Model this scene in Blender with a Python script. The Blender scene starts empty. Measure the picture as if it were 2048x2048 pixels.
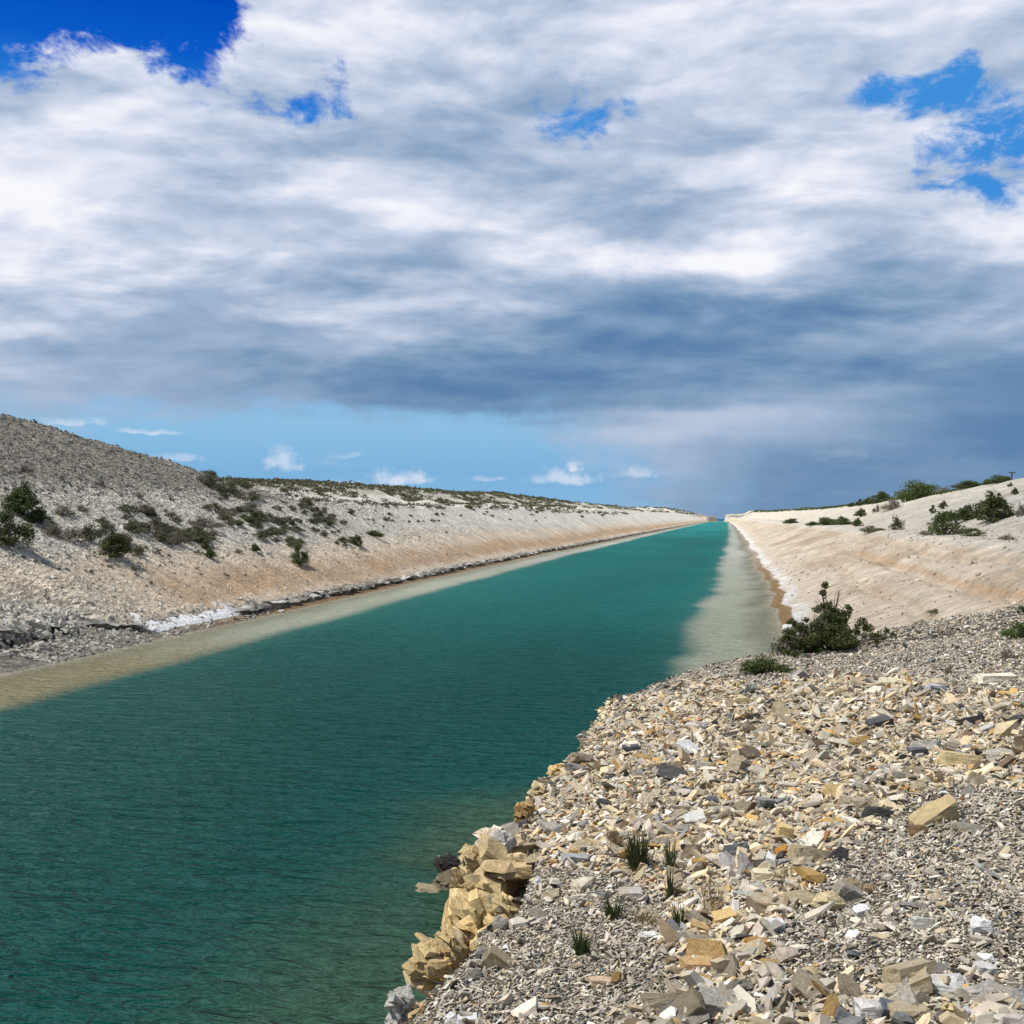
import bpy, bmesh, math, random
import numpy as np
from mathutils import Vector, Matrix, Euler

C = bpy.context.scene.collection
R = math.radians
PSI = R(11.62)                 # the canal runs along +Y, the camera looks a little left of it
SP, CP = math.sin(PSI), math.cos(PSI)
F = 2048.0; HZ = 1037.0
WATER = -7.0                   # eye level is z = 0

# ------------------------------------------------------------------ camera
cam = bpy.data.cameras.new('camera'); cam.sensor_width = 36; cam.lens = 36
cam.clip_start = 0.1; cam.clip_end = 40000
co = bpy.data.objects.new('camera', cam); C.objects.link(co)
co.location = (0, 0, 0)
co.rotation_euler = (R(90) + math.atan((HZ - 1024) / F), 0, PSI)
sc = bpy.context.scene; sc.camera = co
sc.view_settings.view_transform = 'Standard'; sc.view_settings.look = 'None'
sc.view_settings.exposure = 0.0; sc.view_settings.gamma = 1.0
sc.cycles.max_bounces = 6

# ------------------------------------------------------------------ sun
SUN_EL, SUN_AZ = R(60), R(-104) - PSI       # azimuth from +Y, clockwise positive
sdir = Vector((math.sin(SUN_AZ) * math.cos(SUN_EL), math.cos(SUN_AZ) * math.cos(SUN_EL), math.sin(SUN_EL)))
sl = bpy.data.lights.new('sun', 'SUN'); sl.energy = 4.4; sl.angle = R(0.5); sl.color = (1.0, 0.95, 0.87)
so = bpy.data.objects.new('sun', sl); C.objects.link(so)
so.rotation_euler = sdir.to_track_quat('Z', 'Y').to_euler()

def lin(c):
    return tuple(((v / 255) / 12.92 if v / 255 <= .04045 else ((v / 255 + .055) / 1.055) ** 2.4) for v in c)

# ------------------------------------------------------------------ world: sky and clouds by direction
def build_world():
    w = bpy.data.worlds.new('World'); sc.world = w; w.use_nodes = True
    nt = w.node_tree; N = nt.nodes; L = nt.links; N.clear()
    def new(t, **k):
        n = N.new(t)
        for a, b in k.items(): setattr(n, a, b)
        return n
    def put(sock, v):
        if isinstance(v, (int, float)): sock.default_value = v
        elif isinstance(v, (tuple, list)): sock.default_value = v
        else: L.new(v, sock)
    def M(op, a, b=None, c=None, clamp=False):
        n = new('ShaderNodeMath', operation=op, use_clamp=clamp); put(n.inputs[0], a)
        if b is not None: put(n.inputs[1], b)
        if c is not None: put(n.inputs[2], c)
        return n.outputs[0]
    def MR(v, a, b, c=0., d=1., t='SMOOTHSTEP'):
        n = new('ShaderNodeMapRange', interpolation_type=t); put(n.inputs['Value'], v)
        for i, q in zip(('From Min', 'From Max', 'To Min', 'To Max'), (a, b, c, d)): put(n.inputs[i], q)
        return n.outputs[0]
    def MIX(f, a, b):
        n = new('ShaderNodeMix', data_type='RGBA'); put(n.inputs[0], f); put(n.inputs[6], a); put(n.inputs[7], b); return n.outputs[2]
    tc = new('ShaderNodeTexCoord'); sx = new('ShaderNodeSeparateXYZ'); L.new(tc.outputs['Generated'], sx.inputs[0])
    x, y, z = sx.outputs
    X = M('ADD', M('MULTIPLY', x, CP), M('MULTIPLY', y, SP)); D = M('SUBTRACT', M('MULTIPLY', y, CP), M('MULTIPLY', x, SP))
    az = M('ARCTAN2', X, D); el = M('ARCSINE', z)
    # cloud-plane coordinates: a flat cloud deck seen in perspective
    k = M('DIVIDE', 1.0, M('ADD', M('MAXIMUM', z, 0.0), 0.16))
    def noise(vec, scale, det=5, rough=.55, dist=0.0):
        n = new('ShaderNodeTexNoise'); n.inputs['Scale'].default_value = scale; n.inputs['Detail'].default_value = det
        n.inputs['Roughness'].default_value = rough; n.inputs['Distortion'].default_value = dist; L.new(vec, n.inputs['Vector']); return n
    pl = new('ShaderNodeCombineXYZ'); L.new(M('MULTIPLY', X, k), pl.inputs[0]); L.new(M('MULTIPLY', D, k), pl.inputs[1])
    an = new('ShaderNodeCombineXYZ'); L.new(az, an.inputs[0]); L.new(M('MULTIPLY', el, 2.1), an.inputs[1])
    an1 = new('ShaderNodeCombineXYZ'); L.new(az, an1.inputs[0]); L.new(el, an1.inputs[1])
    nA = noise(an.outputs[0], 6.0, 7, .55, .3)       # broad warp
    nB = noise(an1.outputs[0], 30.0, 5, .6)         # fine warp
    nF = noise(an1.outputs[0], 105.0, 5, .62)
    sA = new('ShaderNodeSeparateColor'); L.new(nA.outputs['Color'], sA.inputs[0])
    sB = new('ShaderNodeSeparateColor'); L.new(nB.outputs['Color'], sB.inputs[0])
    att = MR(el, R(1), R(9), .30, 1.0)
    waz = M('ADD', az, M('MULTIPLY', att, M('ADD', M('MULTIPLY', M('SUBTRACT', sA.outputs[0], .5), .11), M('MULTIPLY', M('SUBTRACT', sB.outputs[0], .5), .022))))
    wel = M('ADD', el, M('MULTIPLY', att, M('ADD', M('MULTIPLY', M('SUBTRACT', sA.outputs[1], .5), .055), M('MULTIPLY', M('SUBTRACT', sB.outputs[1], .5), .014))))
    # authored grid (brightness, cover) in directions; given on a 128 unit lattice
    cols = list(range(0, 2049, 128))
    rows = {
     0:   ([.85,.85,.85,.84,.86,.88,.88,.88,.87,.86,.86,.87,.88,.88,.87,.84,.84], [0,0,0,.30,.8,1,1,1,1,1,1,1,1,1,1,1,1]),
     50:  ([.85,.84,.85,.84,.87,.89,.90,.90,.88,.87,.88,.88,.88,.86,.85,.84,.84], [0,.05,0,.18,.8,1,.8,1,1,1,1,1,1,1,1,1,1]),
     95:  ([.78,.83,.85,.84,.87,.88,.90,.88,.87,.88,.88,.88,.86,.84,.83,.84,.86], [.35,.62,.35,.22,.78,.9,1,1,1,1,1,1,1,1,.95,.85,.95]),
     130: ([.74,.86,.86,.83,.86,.87,.87,.84,.84,.86,.87,.87,.84,.82,.82,.88,.90], [.55,1,.95,.75,.9,.9,1,1,1,1,1,1,1,1,.70,.42,.95]),
     190: ([.74,.91,.90,.88,.80,.82,.80,.79,.79,.79,.84,.85,.83,.80,.86,.90,.88], [1,1,1,1,.62,.42,1,1,.85,.55,.95,1,1,.85,.40,.38,.70]),
     240: ([.86,.92,.90,.88,.74,.76,.86,.78,.77,.73,.80,.82,.80,.88,.95,.94,.88], [1,1,1,1,1,.72,1,1,.75,.40,.95,1,1,1,.95,.62,.38]),
     300: ([.92,.90,.84,.78,.74,.74,.76,.76,.74,.71,.76,.78,.82,.93,.94,.92,.86], [1,1,1,1,1,1,1,1,1,.80,1,1,1,1,.85,.45,.60]),
     350: ([.88,.86,.84,.82,.80,.88,.86,.76,.70,.70,.72,.80,.92,.94,.92,.88,.88], [1,1,1,1,1,1,1,1,1,1,1,1,1,1,.9,.45,.75]),
     405: ([.90,.90,.88,.88,.88,.89,.90,.88,.74,.68,.70,.86,.90,.92,.88,.88,.90], [1,1,1,1,1,1,1,1,1,1,1,1,1,1,1,.8,.9]),
     460: ([.88,.86,.88,.88,.87,.90,.88,.85,.88,.76,.80,.88,.94,.88,.84,.82,.85], [1]*17),
     515: ([.92,.93,.92,.90,.90,.86,.80,.74,.92,.96,.82,.90,.95,.82,.76,.80,.88], [1]*17),
     565: ([.76,.80,.84,.84,.80,.70,.66,.64,.72,.74,.68,.68,.68,.62,.62,.72,.82], [1]*17),
     620: ([.92,.88,.76,.72,.74,.76,.80,.76,.66,.62,.60,.58,.57,.56,.62,.68,.74], [1]*17),
     680: ([.74,.70,.72,.70,.68,.68,.68,.68,.62,.54,.50,.52,.54,.52,.55,.60,.60], [1]*17),
     725: ([.74,.72,.66,.63,.60,.57,.54,.52,.47,.46,.58,.52,.56,.54,.49,.50,.52], [1]*17),
     765: ([.74,.72,.66,.61,.57,.53,.49,.47,.46,.47,.50,.50,.56,.58,.55,.52,.50], [1]*17),
     805: ([.70,.68,.66,.65,.63,.60,.56,.52,.49,.52,.57,.62,.66,.66,.62,.56,.50], [.80,.75,.85,.8,.78,.85,.88,.88,.9,.95,1,1,1,1,1,1,1]),
     835: ([.70,.70,.70,.68,.66,.64,.62,.58,.56,.60,.74,.78,.76,.72,.62,.55,.48], [.35,.35,.3,.42,.40,.50,.5,.5,.55,.8,1,1,1,1,1,1,1]),
     875: ([.75,.75,.72,.7,.7,.7,.7,.66,.66,.76,.82,.74,.66,.60,.54,.46,.42], [.15,.15,.15,.15,.15,.18,.2,.2,.30,.62,1,1,1,1,1,1,1]),
     920: ([.75,.75,.75,.75,.75,.75,.75,.7,.7,.72,.72,.66,.54,.52,.52,.54,.49], [.1,.1,.1,.1,.1,.1,.1,.1,.15,.25,.60,.9,1,1,1,1,1]),
     970: ([.75,.75,.75,.75,.75,.75,.75,.7,.7,.70,.68,.62,.53,.52,.55,.53,.50], [.1,.1,.1,.1,.1,.1,.1,.1,.15,.25,.55,.9,1,1,1,1,1]),
     1040:([.75,.75,.75,.75,.75,.75,.75,.7,.7,.68,.66,.58,.52,.50,.50,.50,.50], [.1,.1,.1,.1,.1,.1,.1,.1,.15,.25,.55,.9,1,1,1,1,1])}
    ry = sorted(rows); B = np.array([rows[r][0] for r in ry]); G = np.array([rows[r][1] for r in ry])
    def samp(A, px, py):
        px = min(max(px, 0), 2047.9); py = min(max(py, 0), 1039.9)
        i = np.searchsorted(ry, py, 'right') - 1; fy = (py - ry[i]) / (ry[i + 1] - ry[i])
        j = int(px // 128); fx = px / 128 - j
        return float((A[i, j] * (1 - fx) + A[i, j + 1] * fx) * (1 - fy) + (A[i + 1, j] * (1 - fx) + A[i + 1, j + 1] * fx) * fy)
    AZ0, AZ1, NS = R(-28), R(28), 29
    els = [0, 1.2, 2.4, 3.6, 4.6, 5.6, 6.5, 7.5, 8.7, 9.9, 11.4, 12.9, 14.4, 15.8, 17.3, 18.7, 20.1, 21.6, 23.2, 24.6, 25.8, 27.3]
    fac = MR(waz, AZ0, AZ1, 0, 1, 'LINEAR'); out = None
    for i, e in enumerate(els):
        rp = new('ShaderNodeValToRGB'); cr = rp.color_ramp; cr.interpolation = 'B_SPLINE' if False else 'EASE'
        while len(cr.elements) < NS: cr.elements.new(.5)
        for q in range(NS):
            a = AZ0 + (AZ1 - AZ0) * q / (NS - 1)
            px = 1024 + F * math.tan(a); py = HZ - math.tan(R(e)) * math.hypot(F, px - 1024)
            cr.elements[q].position = q / (NS - 1)
            cr.elements[q].color = (samp(B, px, py), samp(G, px, py), 0, 1)
        L.new(fac, rp.inputs[0])
        out = rp.outputs[0] if out is None else MIX(MR(wel, R(els[i - 1]), R(e)), out, rp.outputs[0])
    so_ = new('ShaderNodeSeparateColor'); L.new(out, so_.inputs[0]); b, g = so_.outputs[0], so_.outputs[1]
    # detail
    st = new('ShaderNodeMapping'); st.inputs['Scale'].default_value = (1.0, 3.6, 1.0); L.new(an1.outputs[0], st.inputs['Vector'])
    nS = noise(st.outputs[0], 6.5, 8, .54, .25)
    st2 = new('ShaderNodeMapping'); st2.inputs['Scale'].default_value = (1.0, 1.7, 1.0); st2.inputs['Location'].default_value = (3, 7, 0); L.new(an1.outputs[0], st2.inputs['Vector'])
    nP = noise(st2.outputs[0], 15.0, 10, .66, .35)
    pm = new('ShaderNodeMapping'); pm.inputs['Scale'].default_value = (.74, 1.15, 1); pm.inputs['Rotation'].default_value = (0, 0, R(7)); L.new(pl.outputs[0], pm.inputs['Vector'])
    nL = noise(pm.outputs[0], 1.7, 10, .60, .25)       # rolls of the deck, squeezed together towards the horizon
    nM = noise(pm.outputs[0], 5.6, 9, .66, .15)
    dL = M('ADD', M('MULTIPLY', MR(nL.outputs[0], .40, .60, -.5, .5), MR(el, R(4), R(14), .03, .17)), M('MULTIPLY', M('SUBTRACT', nM.outputs[0], .5), MR(el, R(4), R(9), .03, .14)))
    # billows: lit on their upper side, grey beneath
    rl = new('ShaderNodeMapping'); rl.inputs['Scale'].default_value = (1.0, 2.7, 1.0); L.new(an1.outputs[0], rl.inputs['Vector'])
    rl2 = new('ShaderNodeMapping'); rl2.inputs['Scale'].default_value = (1.0, 2.7, 1.0); rl2.inputs['Location'].default_value = (-.006, .030, 0); L.new(an1.outputs[0], rl2.inputs['Vector'])
    r1 = noise(rl.outputs[0], 7.0, 7, .50, .35); r2 = noise(rl2.outputs[0], 7.0, 7, .50, .35)
    rel_ = M('MULTIPLY', M('MAXIMUM', M('MINIMUM', M('MULTIPLY', M('SUBTRACT', r1.outputs[0], r2.outputs[0]), 3.6), .55), -.45), MR(el, R(4.5), R(11), .04, .155))
    dS = M('ADD', rel_, M('MULTIPLY', M('SUBTRACT', nS.outputs[0], .5), MR(el, R(1.5), R(8), .05, .06)))
    dP = M('MULTIPLY', M('SUBTRACT', nP.outputs[0], .5), MR(el, R(4), R(16), .04, .12))
    # the finer billows are sharp where the noise rises, soft where it falls
    b2 = M('SUBTRACT', M('ADD', M('ADD', M('ADD', b, dS), dP), dL), MR(el, R(12), R(20), 0, .035), clamp=True)
    cn = M('ADD', M('MULTIPLY', M('SUBTRACT', nP.outputs[0], .5), 1.45), M('MULTIPLY', M('SUBTRACT', nB.outputs[0], .5), .35))
    g2 = M('ADD', g, cn)
    cover = MR(g2, MR(el, R(5), R(9), .18, .46), MR(el, R(5), R(9), 1.0, .80))
    cover = M('MAXIMUM', cover, MR(g, .955, 1.0))
    cl = new('ShaderNodeValToRGB'); cr = cl.color_ramp; cr.interpolation = 'LINEAR'
    stops = [(.36, (80, 120, 170)), (.46, (97, 133, 174)), (.54, (117, 149, 184)), (.62, (139, 165, 196)), (.70, (159, 180, 208)), (.78, (184, 198, 220)), (.86, (208, 217, 236)), (.93, (230, 233, 246)), (1.0, (247, 248, 253))]
    while len(cr.elements) < len(stops): cr.elements.new(.5)
    for e_, (p, c_) in zip(cr.elements, stops): e_.position = p; e_.color = (*lin(c_), 1)
    L.new(b2, cl.inputs[0])
    cs = new('ShaderNodeValToRGB'); cr = cs.color_ramp
    stops = [(0.0, (136, 184, 222)), (.10, (124, 178, 220)), (.20, (142, 192, 228)), (.30, (128, 180, 226)), (.5, (92, 160, 225)), (.65, (62, 142, 222)), (.80, (44, 128, 216)), (.90, (10, 92, 200)), (1.0, (0, 76, 188))]
    while len(cr.elements) < len(stops): cr.elements.new(.5)
    for e_, (p, c_) in zip(cr.elements, stops): e_.position = p; e_.color = (*lin(c_), 1)
    L.new(MR(el, 0, R(26), 0, 1, 'LINEAR'), cs.inputs[0])
    clear = MIX(M('MULTIPLY', MR(az, R(-15), R(-3)), MR(el, R(10), R(18))), cs.outputs[0], (*lin((64, 142, 218)), 1))
    col = MIX(cover, clear, cl.outputs[0])
    # small fair-weather clouds low in the clear band: flat base, heaped top
    for (px, py, hw, hh, amt) in ((800, 962, 66, 30, .80), (1128, 962, 84, 26, .66), (1150, 936, 26, 24, .8), (566, 935, 44, 42, .62), (300, 866, 66, 9, .6), (1272, 952, 46, 17, .45), (690, 966, 60, 9, .35),
                               (140, 846, 60, 14, .5), (700, 912, 40, 12, .25), (975, 962, 40, 9, .4), (350, 918, 50, 12, .4), (1700, 912, 80, 22, .10)):
        a0 = math.atan((px - 1024) / F); e0 = math.atan((HZ - py) / math.hypot(F, px - 1024))
        ha, he = hw / F, hh / F
        jx = M('MULTIPLY', M('SUBTRACT', sB.outputs[0], .5), .030); jy = M('MULTIPLY', M('SUBTRACT', sB.outputs[1], .5), .030)
        q = M('ADD', el, M('MULTIPLY', jy, .55))
        dy = M('SUBTRACT', q, e0)
        dyn = M('ADD', M('DIVIDE', M('MAXIMUM', dy, 0.0), he), M('DIVIDE', M('MAXIMUM', M('MULTIPLY', dy, -1.0), 0.0), he * .33))
        dx = M('DIVIDE', M('SUBTRACT', M('ADD', az, jx), a0), ha)
        r = M('SQRT', M('ADD', M('MULTIPLY', dx, dx), M('MULTIPLY', dyn, dyn)))
        r = M('ADD', r, M('ADD', M('MULTIPLY', M('SUBTRACT', nB.outputs[0], .5), 1.3), M('MULTIPLY', M('SUBTRACT', nF.outputs[0], .5), 1.5)))
        f = M('MULTIPLY', MR(r, 1.15, .05), amt)
        col = MIX(f, col, (*lin((226, 232, 246)), 1))
    # overhead and behind the viewer the deck breaks up into ordinary blue sky
    skyt = new('ShaderNodeTexSky', sky_type='NISHITA'); skyt.sun_disc = False
    skyt.sun_elevation = SUN_EL; skyt.sun_rotation = SUN_AZ % (2 * math.pi); skyt.altitude = 10; skyt.air_density = 1.2; skyt.dust_density = .6
    sc10 = new('ShaderNodeVectorMath', operation='SCALE'); L.new(col, sc10.inputs[0]); sc10.inputs['Scale'].default_value = 10.0
    # broken clouds overhead
    nO = noise(pl.outputs[0], 1.6, 6, .55)
    over = MIX(M('MULTIPLY', MR(nO.outputs[0], .50, .62), .8), skyt.outputs[0], (4.2, 4.4, 4.9, 1))
    fo = M('MAXIMUM', MR(el, R(32), R(44)), MR(M('ABSOLUTE', az), R(40), R(62)))
    fin = MIX(fo, sc10.outputs[0], over)
    bg = new('ShaderNodeBackground'); bg.inputs['Strength'].default_value = 0.1
    L.new(fin, bg.inputs['Color'])
    wo = new('ShaderNodeOutputWorld'); L.new(bg.outputs[0], wo.inputs['Surface'])
    w.cycles.sampling_method = 'MANUAL'; w.cycles.sample_map_resolution = 1024
build_world()

# ------------------------------------------------------------------ numeric noise
_rs = np.random.RandomState(11); _T = _rs.rand(512, 512).astype(np.float32)
def vn(x, y, s=0):
    x = np.asarray(x, float) + s * 17.13; y = np.asarray(y, float) + s * 9.71
    xi = np.floor(x).astype(np.int64); yi = np.floor(y).astype(np.int64); fx = x - xi; fy = y - yi
    fx = fx * fx * (3 - 2 * fx); fy = fy * fy * (3 - 2 * fy)
    a = _T[xi & 511, yi & 511]; b = _T[(xi + 1) & 511, yi & 511]; c = _T[xi & 511, (yi + 1) & 511]; d = _T[(xi + 1) & 511, (yi + 1) & 511]
    return ((a * (1 - fx) + b * fx) * (1 - fy) + (c * (1 - fx) + d * fx) * fy) * 2 - 1
def fbm(x, y, o=4, s=0, g=.5):
    r = 0; a = 1; t = 0
    for i in range(o):
        r = r + a * vn(x * 2 ** i, y * 2 ** i, s + i * 3); t += a; a *= g
    return r / t
def sst(v, a, b):
    t = np.clip((v - a) / (b - a), 0, 1); return t * t * (3 - 2 * t)

# ------------------------------------------------------------------ terrain heights
EDGE = [(-4.5, -30), (-2.2, -4), (-1.45, 1.0), (-1.28, 4.1), (-1.28, 5.2), (-1.12, 6.4), (-1.30, 7.3), (-1.60, 8.6), (-1.50, 10.5), (-1.50, 14.6), (-.45, 18.3), (1.0, 19.6), (4, 22.6), (8, 25.5), (14, 28), (30, 31), (70, 34), (70, -30)]
def sdf(x, y):
    d = np.full(x.shape, 1e9); inside = np.zeros(x.shape, bool); n = len(EDGE)
    for i in range(n):
        ax, ay = EDGE[i]; bx, by = EDGE[(i + 1) % n]
        ex, ey = bx - ax, by - ay
        t = np.clip(((x - ax) * ex + (y - ay) * ey) / (ex * ex + ey * ey), 0, 1)
        d = np.minimum(d, np.hypot(x - ax - t * ex, y - ay - t * ey))
        cnd = ((ay > y) != (by > y)) & (x < (bx - ax) * (y - ay) / (by - ay + 1e-12) + ax); inside ^= cnd
    return np.where(inside, d, -d)
def wl(y):
    r = np.interp(y, [-300, 0, 46, 60, 75, 200, 600, 2000, 2150, 2400, 2600, 2750, 3000, 3300, 4000], [-33, -30.8, -31.3, -32.0, -32.6, -34.3, -35, -35, -33, -22, -14, -14, -60, -500, -4000])
    return r + .35 * fbm(y / 7, y * 0, 3, 5) + .5 * vn(y / 40, y * 0, 8)
def wr(y):
    r = np.interp(y, [-300, 0, 25, 75, 240, 500, 990, 2000, 2200, 2450, 2600, 2750, 3000, 3300, 4000], [4, 3.6, 3.8, 4.2, 5.8, 8, 10.6, 13, 12.5, 7, 4, 4, 40, 500, 4000])
    return r + (.55 + np.clip(y / 600, 0, 1) * .7) * fbm(y / 14, y * 0 + 3, 3, 15) + .35 * vn(y / 3.3, y * 0, 4)
def terrain(x, y, full=False):
    x = np.asarray(x, float); y = np.asarray(y, float)
    L_ = wl(y); R_ = wr(y); dl = L_ - x; dr = x - R_
    n1 = fbm(x / 9, y / 9, 4, 1); n2 = fbm(x / 1.7, y / 1.7, 3, 2)
    # ---- left bank
    near = 1 - sst(y, 51, 56)
    foot = np.interp(dl, [0, 1.2, 1.7, 2.4, 3.2], [0, .12, .35, .85, 1.15])
    footn = np.interp(dl, [0, 2.2, 4.6, 5.6, 7.2], [0, .22, .55, .9, 1.75])
    lf = foot * (1 - near) + footn * near
    slope = .535 * (dl - 3.2) + 1.15; slopen = .535 * (dl - 7.2) + 1.75
    sl_ = np.where(dl > 3.2, slope, lf) * (1 - near) + np.where(dl > 7.2, slopen, lf) * near
    rill = fbm(x / 7 + y / 60, y / .9, 4, 21)
    hb = np.interp(y, [0, 180, 540, 1500], [9.0, 9.4, 11.6, 14]) + .9 * n1
    hrg = np.interp(y, [0, 140, 178, 246, 353, 487, 818, 1500, 2300, 2700], [12.6, 12.8, 13.7, 14.5, 15.4, 15.4, 15.8, 22, 21, 17]) + .7 * fbm(x / 30, y / 60, 4, 31) * (1 + y / 900)
    bench = hb + .05 * (dl - 18)
    ridge = hb + (hrg - hb) * sst(dl, 24, 44)
    base = np.minimum(sl_, np.maximum(bench, ridge)); base = np.minimum(base, hrg)
    hm = np.interp(y, [-200, 0, 45, 68, 79, 88, 95, 101, 108, 122, 150, 190], [14.8, 17.4, 18.5, 18.6, 17.9, 16.6, 15.1, 13.9, 12.4, 9.5, 3, -6]) + .35 * n1
    cap = hm - .30 * np.maximum(dl - 31, 0) * 0 - .012 * (dl - 31) ** 2 * (dl > 31)
    mound = np.minimum(sl_, cap)
    # soften the crest
    mound = mound - .5 * np.exp(-((sl_ - hm) / 1.6) ** 2)
    hl = np.maximum(base, mound)
    amp = sst(hl, .8, 2.0)
    hl = hl + amp * (.30 * rill + .30 * n1 + .08 * n2)
    hl = np.where(y > 2150, np.maximum(hl, np.minimum(dl * 2.0, 12.5 + 1.6 * n1) * sst(y, 2150, 2350)), hl)
    # ---- right bank
    foot = np.interp(dr, [0, .7, 1.1, 1.5], [0, .10, .30, .42])
    bench_r = np.interp(y, [0, 60, 600, 2600], [5.3, 5.3, 5.6, 7])
    srt = np.where(dr > 1.5, .42 + .36 * (dr - 1.5), foot)
    rillr = fbm(x / 6 - y / 40, y / .8, 4, 41)
    stp = -.30 * np.exp(-((srt - 2.2 - .5 * vn(y / 15, x / 25, 13)) / .20) ** 2) - .45 * np.exp(-((srt - 3.3 - .5 * vn(y / 17, x / 30, 3)) / .22) ** 2) - .32 * np.exp(-((srt - 4.3 - .4 * vn(y / 12, x / 30, 6)) / .16) ** 2)
    stp = stp * (y < 140)
    srt = srt + sst(srt, .5, 1.2) * (.25 * rillr + .10 * n1 + .10 * fbm(x / 3 - y / 9, y / 3.5, 3, 46) + .03 * n2) + stp
    terr = bench_r + .05 * (dr - 15) + .14 * n1
    hrr = np.interp(y, [-200, 208, 265, 421, 510, 885, 1500, 2300, 2600, 2700], [15.6, 15.4, 15.3, 14.4, 13.7, 15.2, 18, 24, 25, 22]) + .5 * fbm(x / 25, y / 50, 4, 51) * (1 + y / 900)
    hill = terr + (hrr - terr) * np.clip((dr - 25) / 33, 0, 1) ** .92
    hill = hill + sst(dr, 24, 30) * (.35 * fbm(x / 12 + y / 30, y / 4, 4, 61) + .25 * n1)
    hill = np.where(dr > 60, hill - .02 * (dr - 60), hill)
    hill = np.where(y > 2150, np.maximum(hill, 17 * sst(y, 2150, 2400) + 1.5 * n1), hill)
    srt = np.where(y > 2150, np.maximum(srt, dr * 1.6 * sst(y, 2150, 2350)), srt)
    hr_ = np.minimum(srt, hill); hr_ = np.where(srt > terr, hill, srt)
    # ---- bed
    bl = np.interp(dl, [-60, -14, -8.2, -5.6, -4.6, -1.5, 0], [-6.5, -6, -3.2, -1.0, -.42, -.18, 0]) + .06 * n2 * sst(-dl, 1, 4)
    fs = np.interp(y, [40, 90, 400], [.80, .72, .62])
    br = np.interp(dr / fs, [-60, -16, -10.5, -7.6, -6.3, -1.5, 0], [-6.5, -6, -3.0, -1.0, -.42, -.16, 0]) + .06 * n2 * sst(-dr, 1, 4)
    bed = np.maximum(bl, br)
    h = np.where(dl > 0, hl, np.where(dr > 0, hr_, bed))
    z = h + WATER
    z = np.where((y > 3300) , WATER - 5, z)
    # ---- the rubble spur the viewer stands on
    s = np.full(x.shape, -99.); bm_ = (y < 75) & (y > -60) & (x > -20) & (x < 80)
    if np.any(bm_):
        xs, ys = x[bm_], y[bm_]
        s0 = sdf(xs, ys) + .22 * fbm(xs / 1.1, ys / 1.1, 3, 71) + .10 * vn(xs / .25, ys / .25, 77)
        zt = np.minimum(-1.65 - .05 * ys + .15 * np.clip(xs, -3, 30), -1.66 - .002 * ys)
        zt = zt + .05 * fbm(xs / 1.3, ys / 1.3, 3, 72) + .012 * vn(xs / .2, ys / .2, 73)
        k = np.interp(ys, [14, 20, 24], [2.7, .75, .55])
        flank = zt + np.minimum(s0, 0) * k - .10 * np.exp(-(s0 / .25) ** 2)
        skirt = WATER - .4 + (s0 + 2.4) * .22 + .05 * fbm(xs / 2, ys / 2, 3, 74)
        zb = np.maximum(flank, np.minimum(skirt, WATER - .30))
        zn = z[bm_]; z = z.copy(); z[bm_] = np.where(s0 > 0, np.where(xs > 16, np.maximum(zt, zn), np.maximum(zt, np.minimum(zn, zt + (xs > 13) * 9))), np.maximum(zn, zb)); s[bm_] = s0
    if not full: return z
    return z, dl, dr, s, n1, n2, rill, rillr
def tz(x, y): return float(terrain(np.array([x], float), np.array([y], float))[0])

def world(px, D, py=None):
    u = (px - 1024) / F
    return (D * (u * CP - SP), D * (CP + u * SP), None if py is None else -(py - HZ) / F * D)
_DS = np.exp(np.linspace(math.log(2.2), math.log(3500), 6000))
def at(px, py):
    """the first point of the ground seen along a direction"""
    u = (px - 1024) / F; xs = _DS * (u * CP - SP); ys = _DS * (CP + u * SP); zs = -(py - HZ) / F * _DS
    t = np.maximum(terrain(xs, ys), WATER); i = np.argmax(zs < t)
    if not zs[i] < t[i]: return None
    return float(xs[i]), float(ys[i]), float(t[i]), float(_DS[i])
def topx(x, y, z):
    X = x * CP + y * SP; D = y * CP - x * SP
    return 1024 + F * X / D, HZ - F * z / D, D

# ------------------------------------------------------------------ helpers
def tag(o, label=None, cat=None, group=None, kind=None):
    if label: o['label'] = label
    if cat: o['category'] = cat
    if group: o['group'] = group
    if kind: o['kind'] = kind
    return o
def np_mesh(name, V, Fc, mat, parent=None, smooth=False, col=None, link=True, cname='tint'):
    me = bpy.data.meshes.new(name); V = np.asarray(V, np.float32); Fc = np.asarray(Fc, np.int32); k = Fc.shape[1]
    me.vertices.add(len(V)); me.vertices.foreach_set('co', V.ravel())
    me.loops.add(Fc.size); me.loops.foreach_set('vertex_index', Fc.ravel())
    me.polygons.add(len(Fc)); me.polygons.foreach_set('loop_start', np.arange(0, Fc.size, k, dtype=np.int32))
    me.polygons.foreach_set('loop_total', np.full(len(Fc), k, np.int32))
    me.polygons.foreach_set('use_smooth', np.full(len(Fc), smooth, bool))
    if col is not None:
        a = me.color_attributes.new(cname, 'FLOAT_COLOR', 'POINT'); a.data.foreach_set('color', np.asarray(col, np.float32).ravel())
    me.update(calc_edges=True); me.validate()
    if mat: me.materials.append(mat)
    if not link: return me
    o = bpy.data.objects.new(name, me); C.objects.link(o)
    if parent: o.parent = parent
    return o
def mesh_obj(name, me, parent=None, loc=None):
    o = bpy.data.objects.new(name, me); C.objects.link(o)
    if parent: o.parent = parent
    if loc is not None: o.location = loc
    return o
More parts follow.
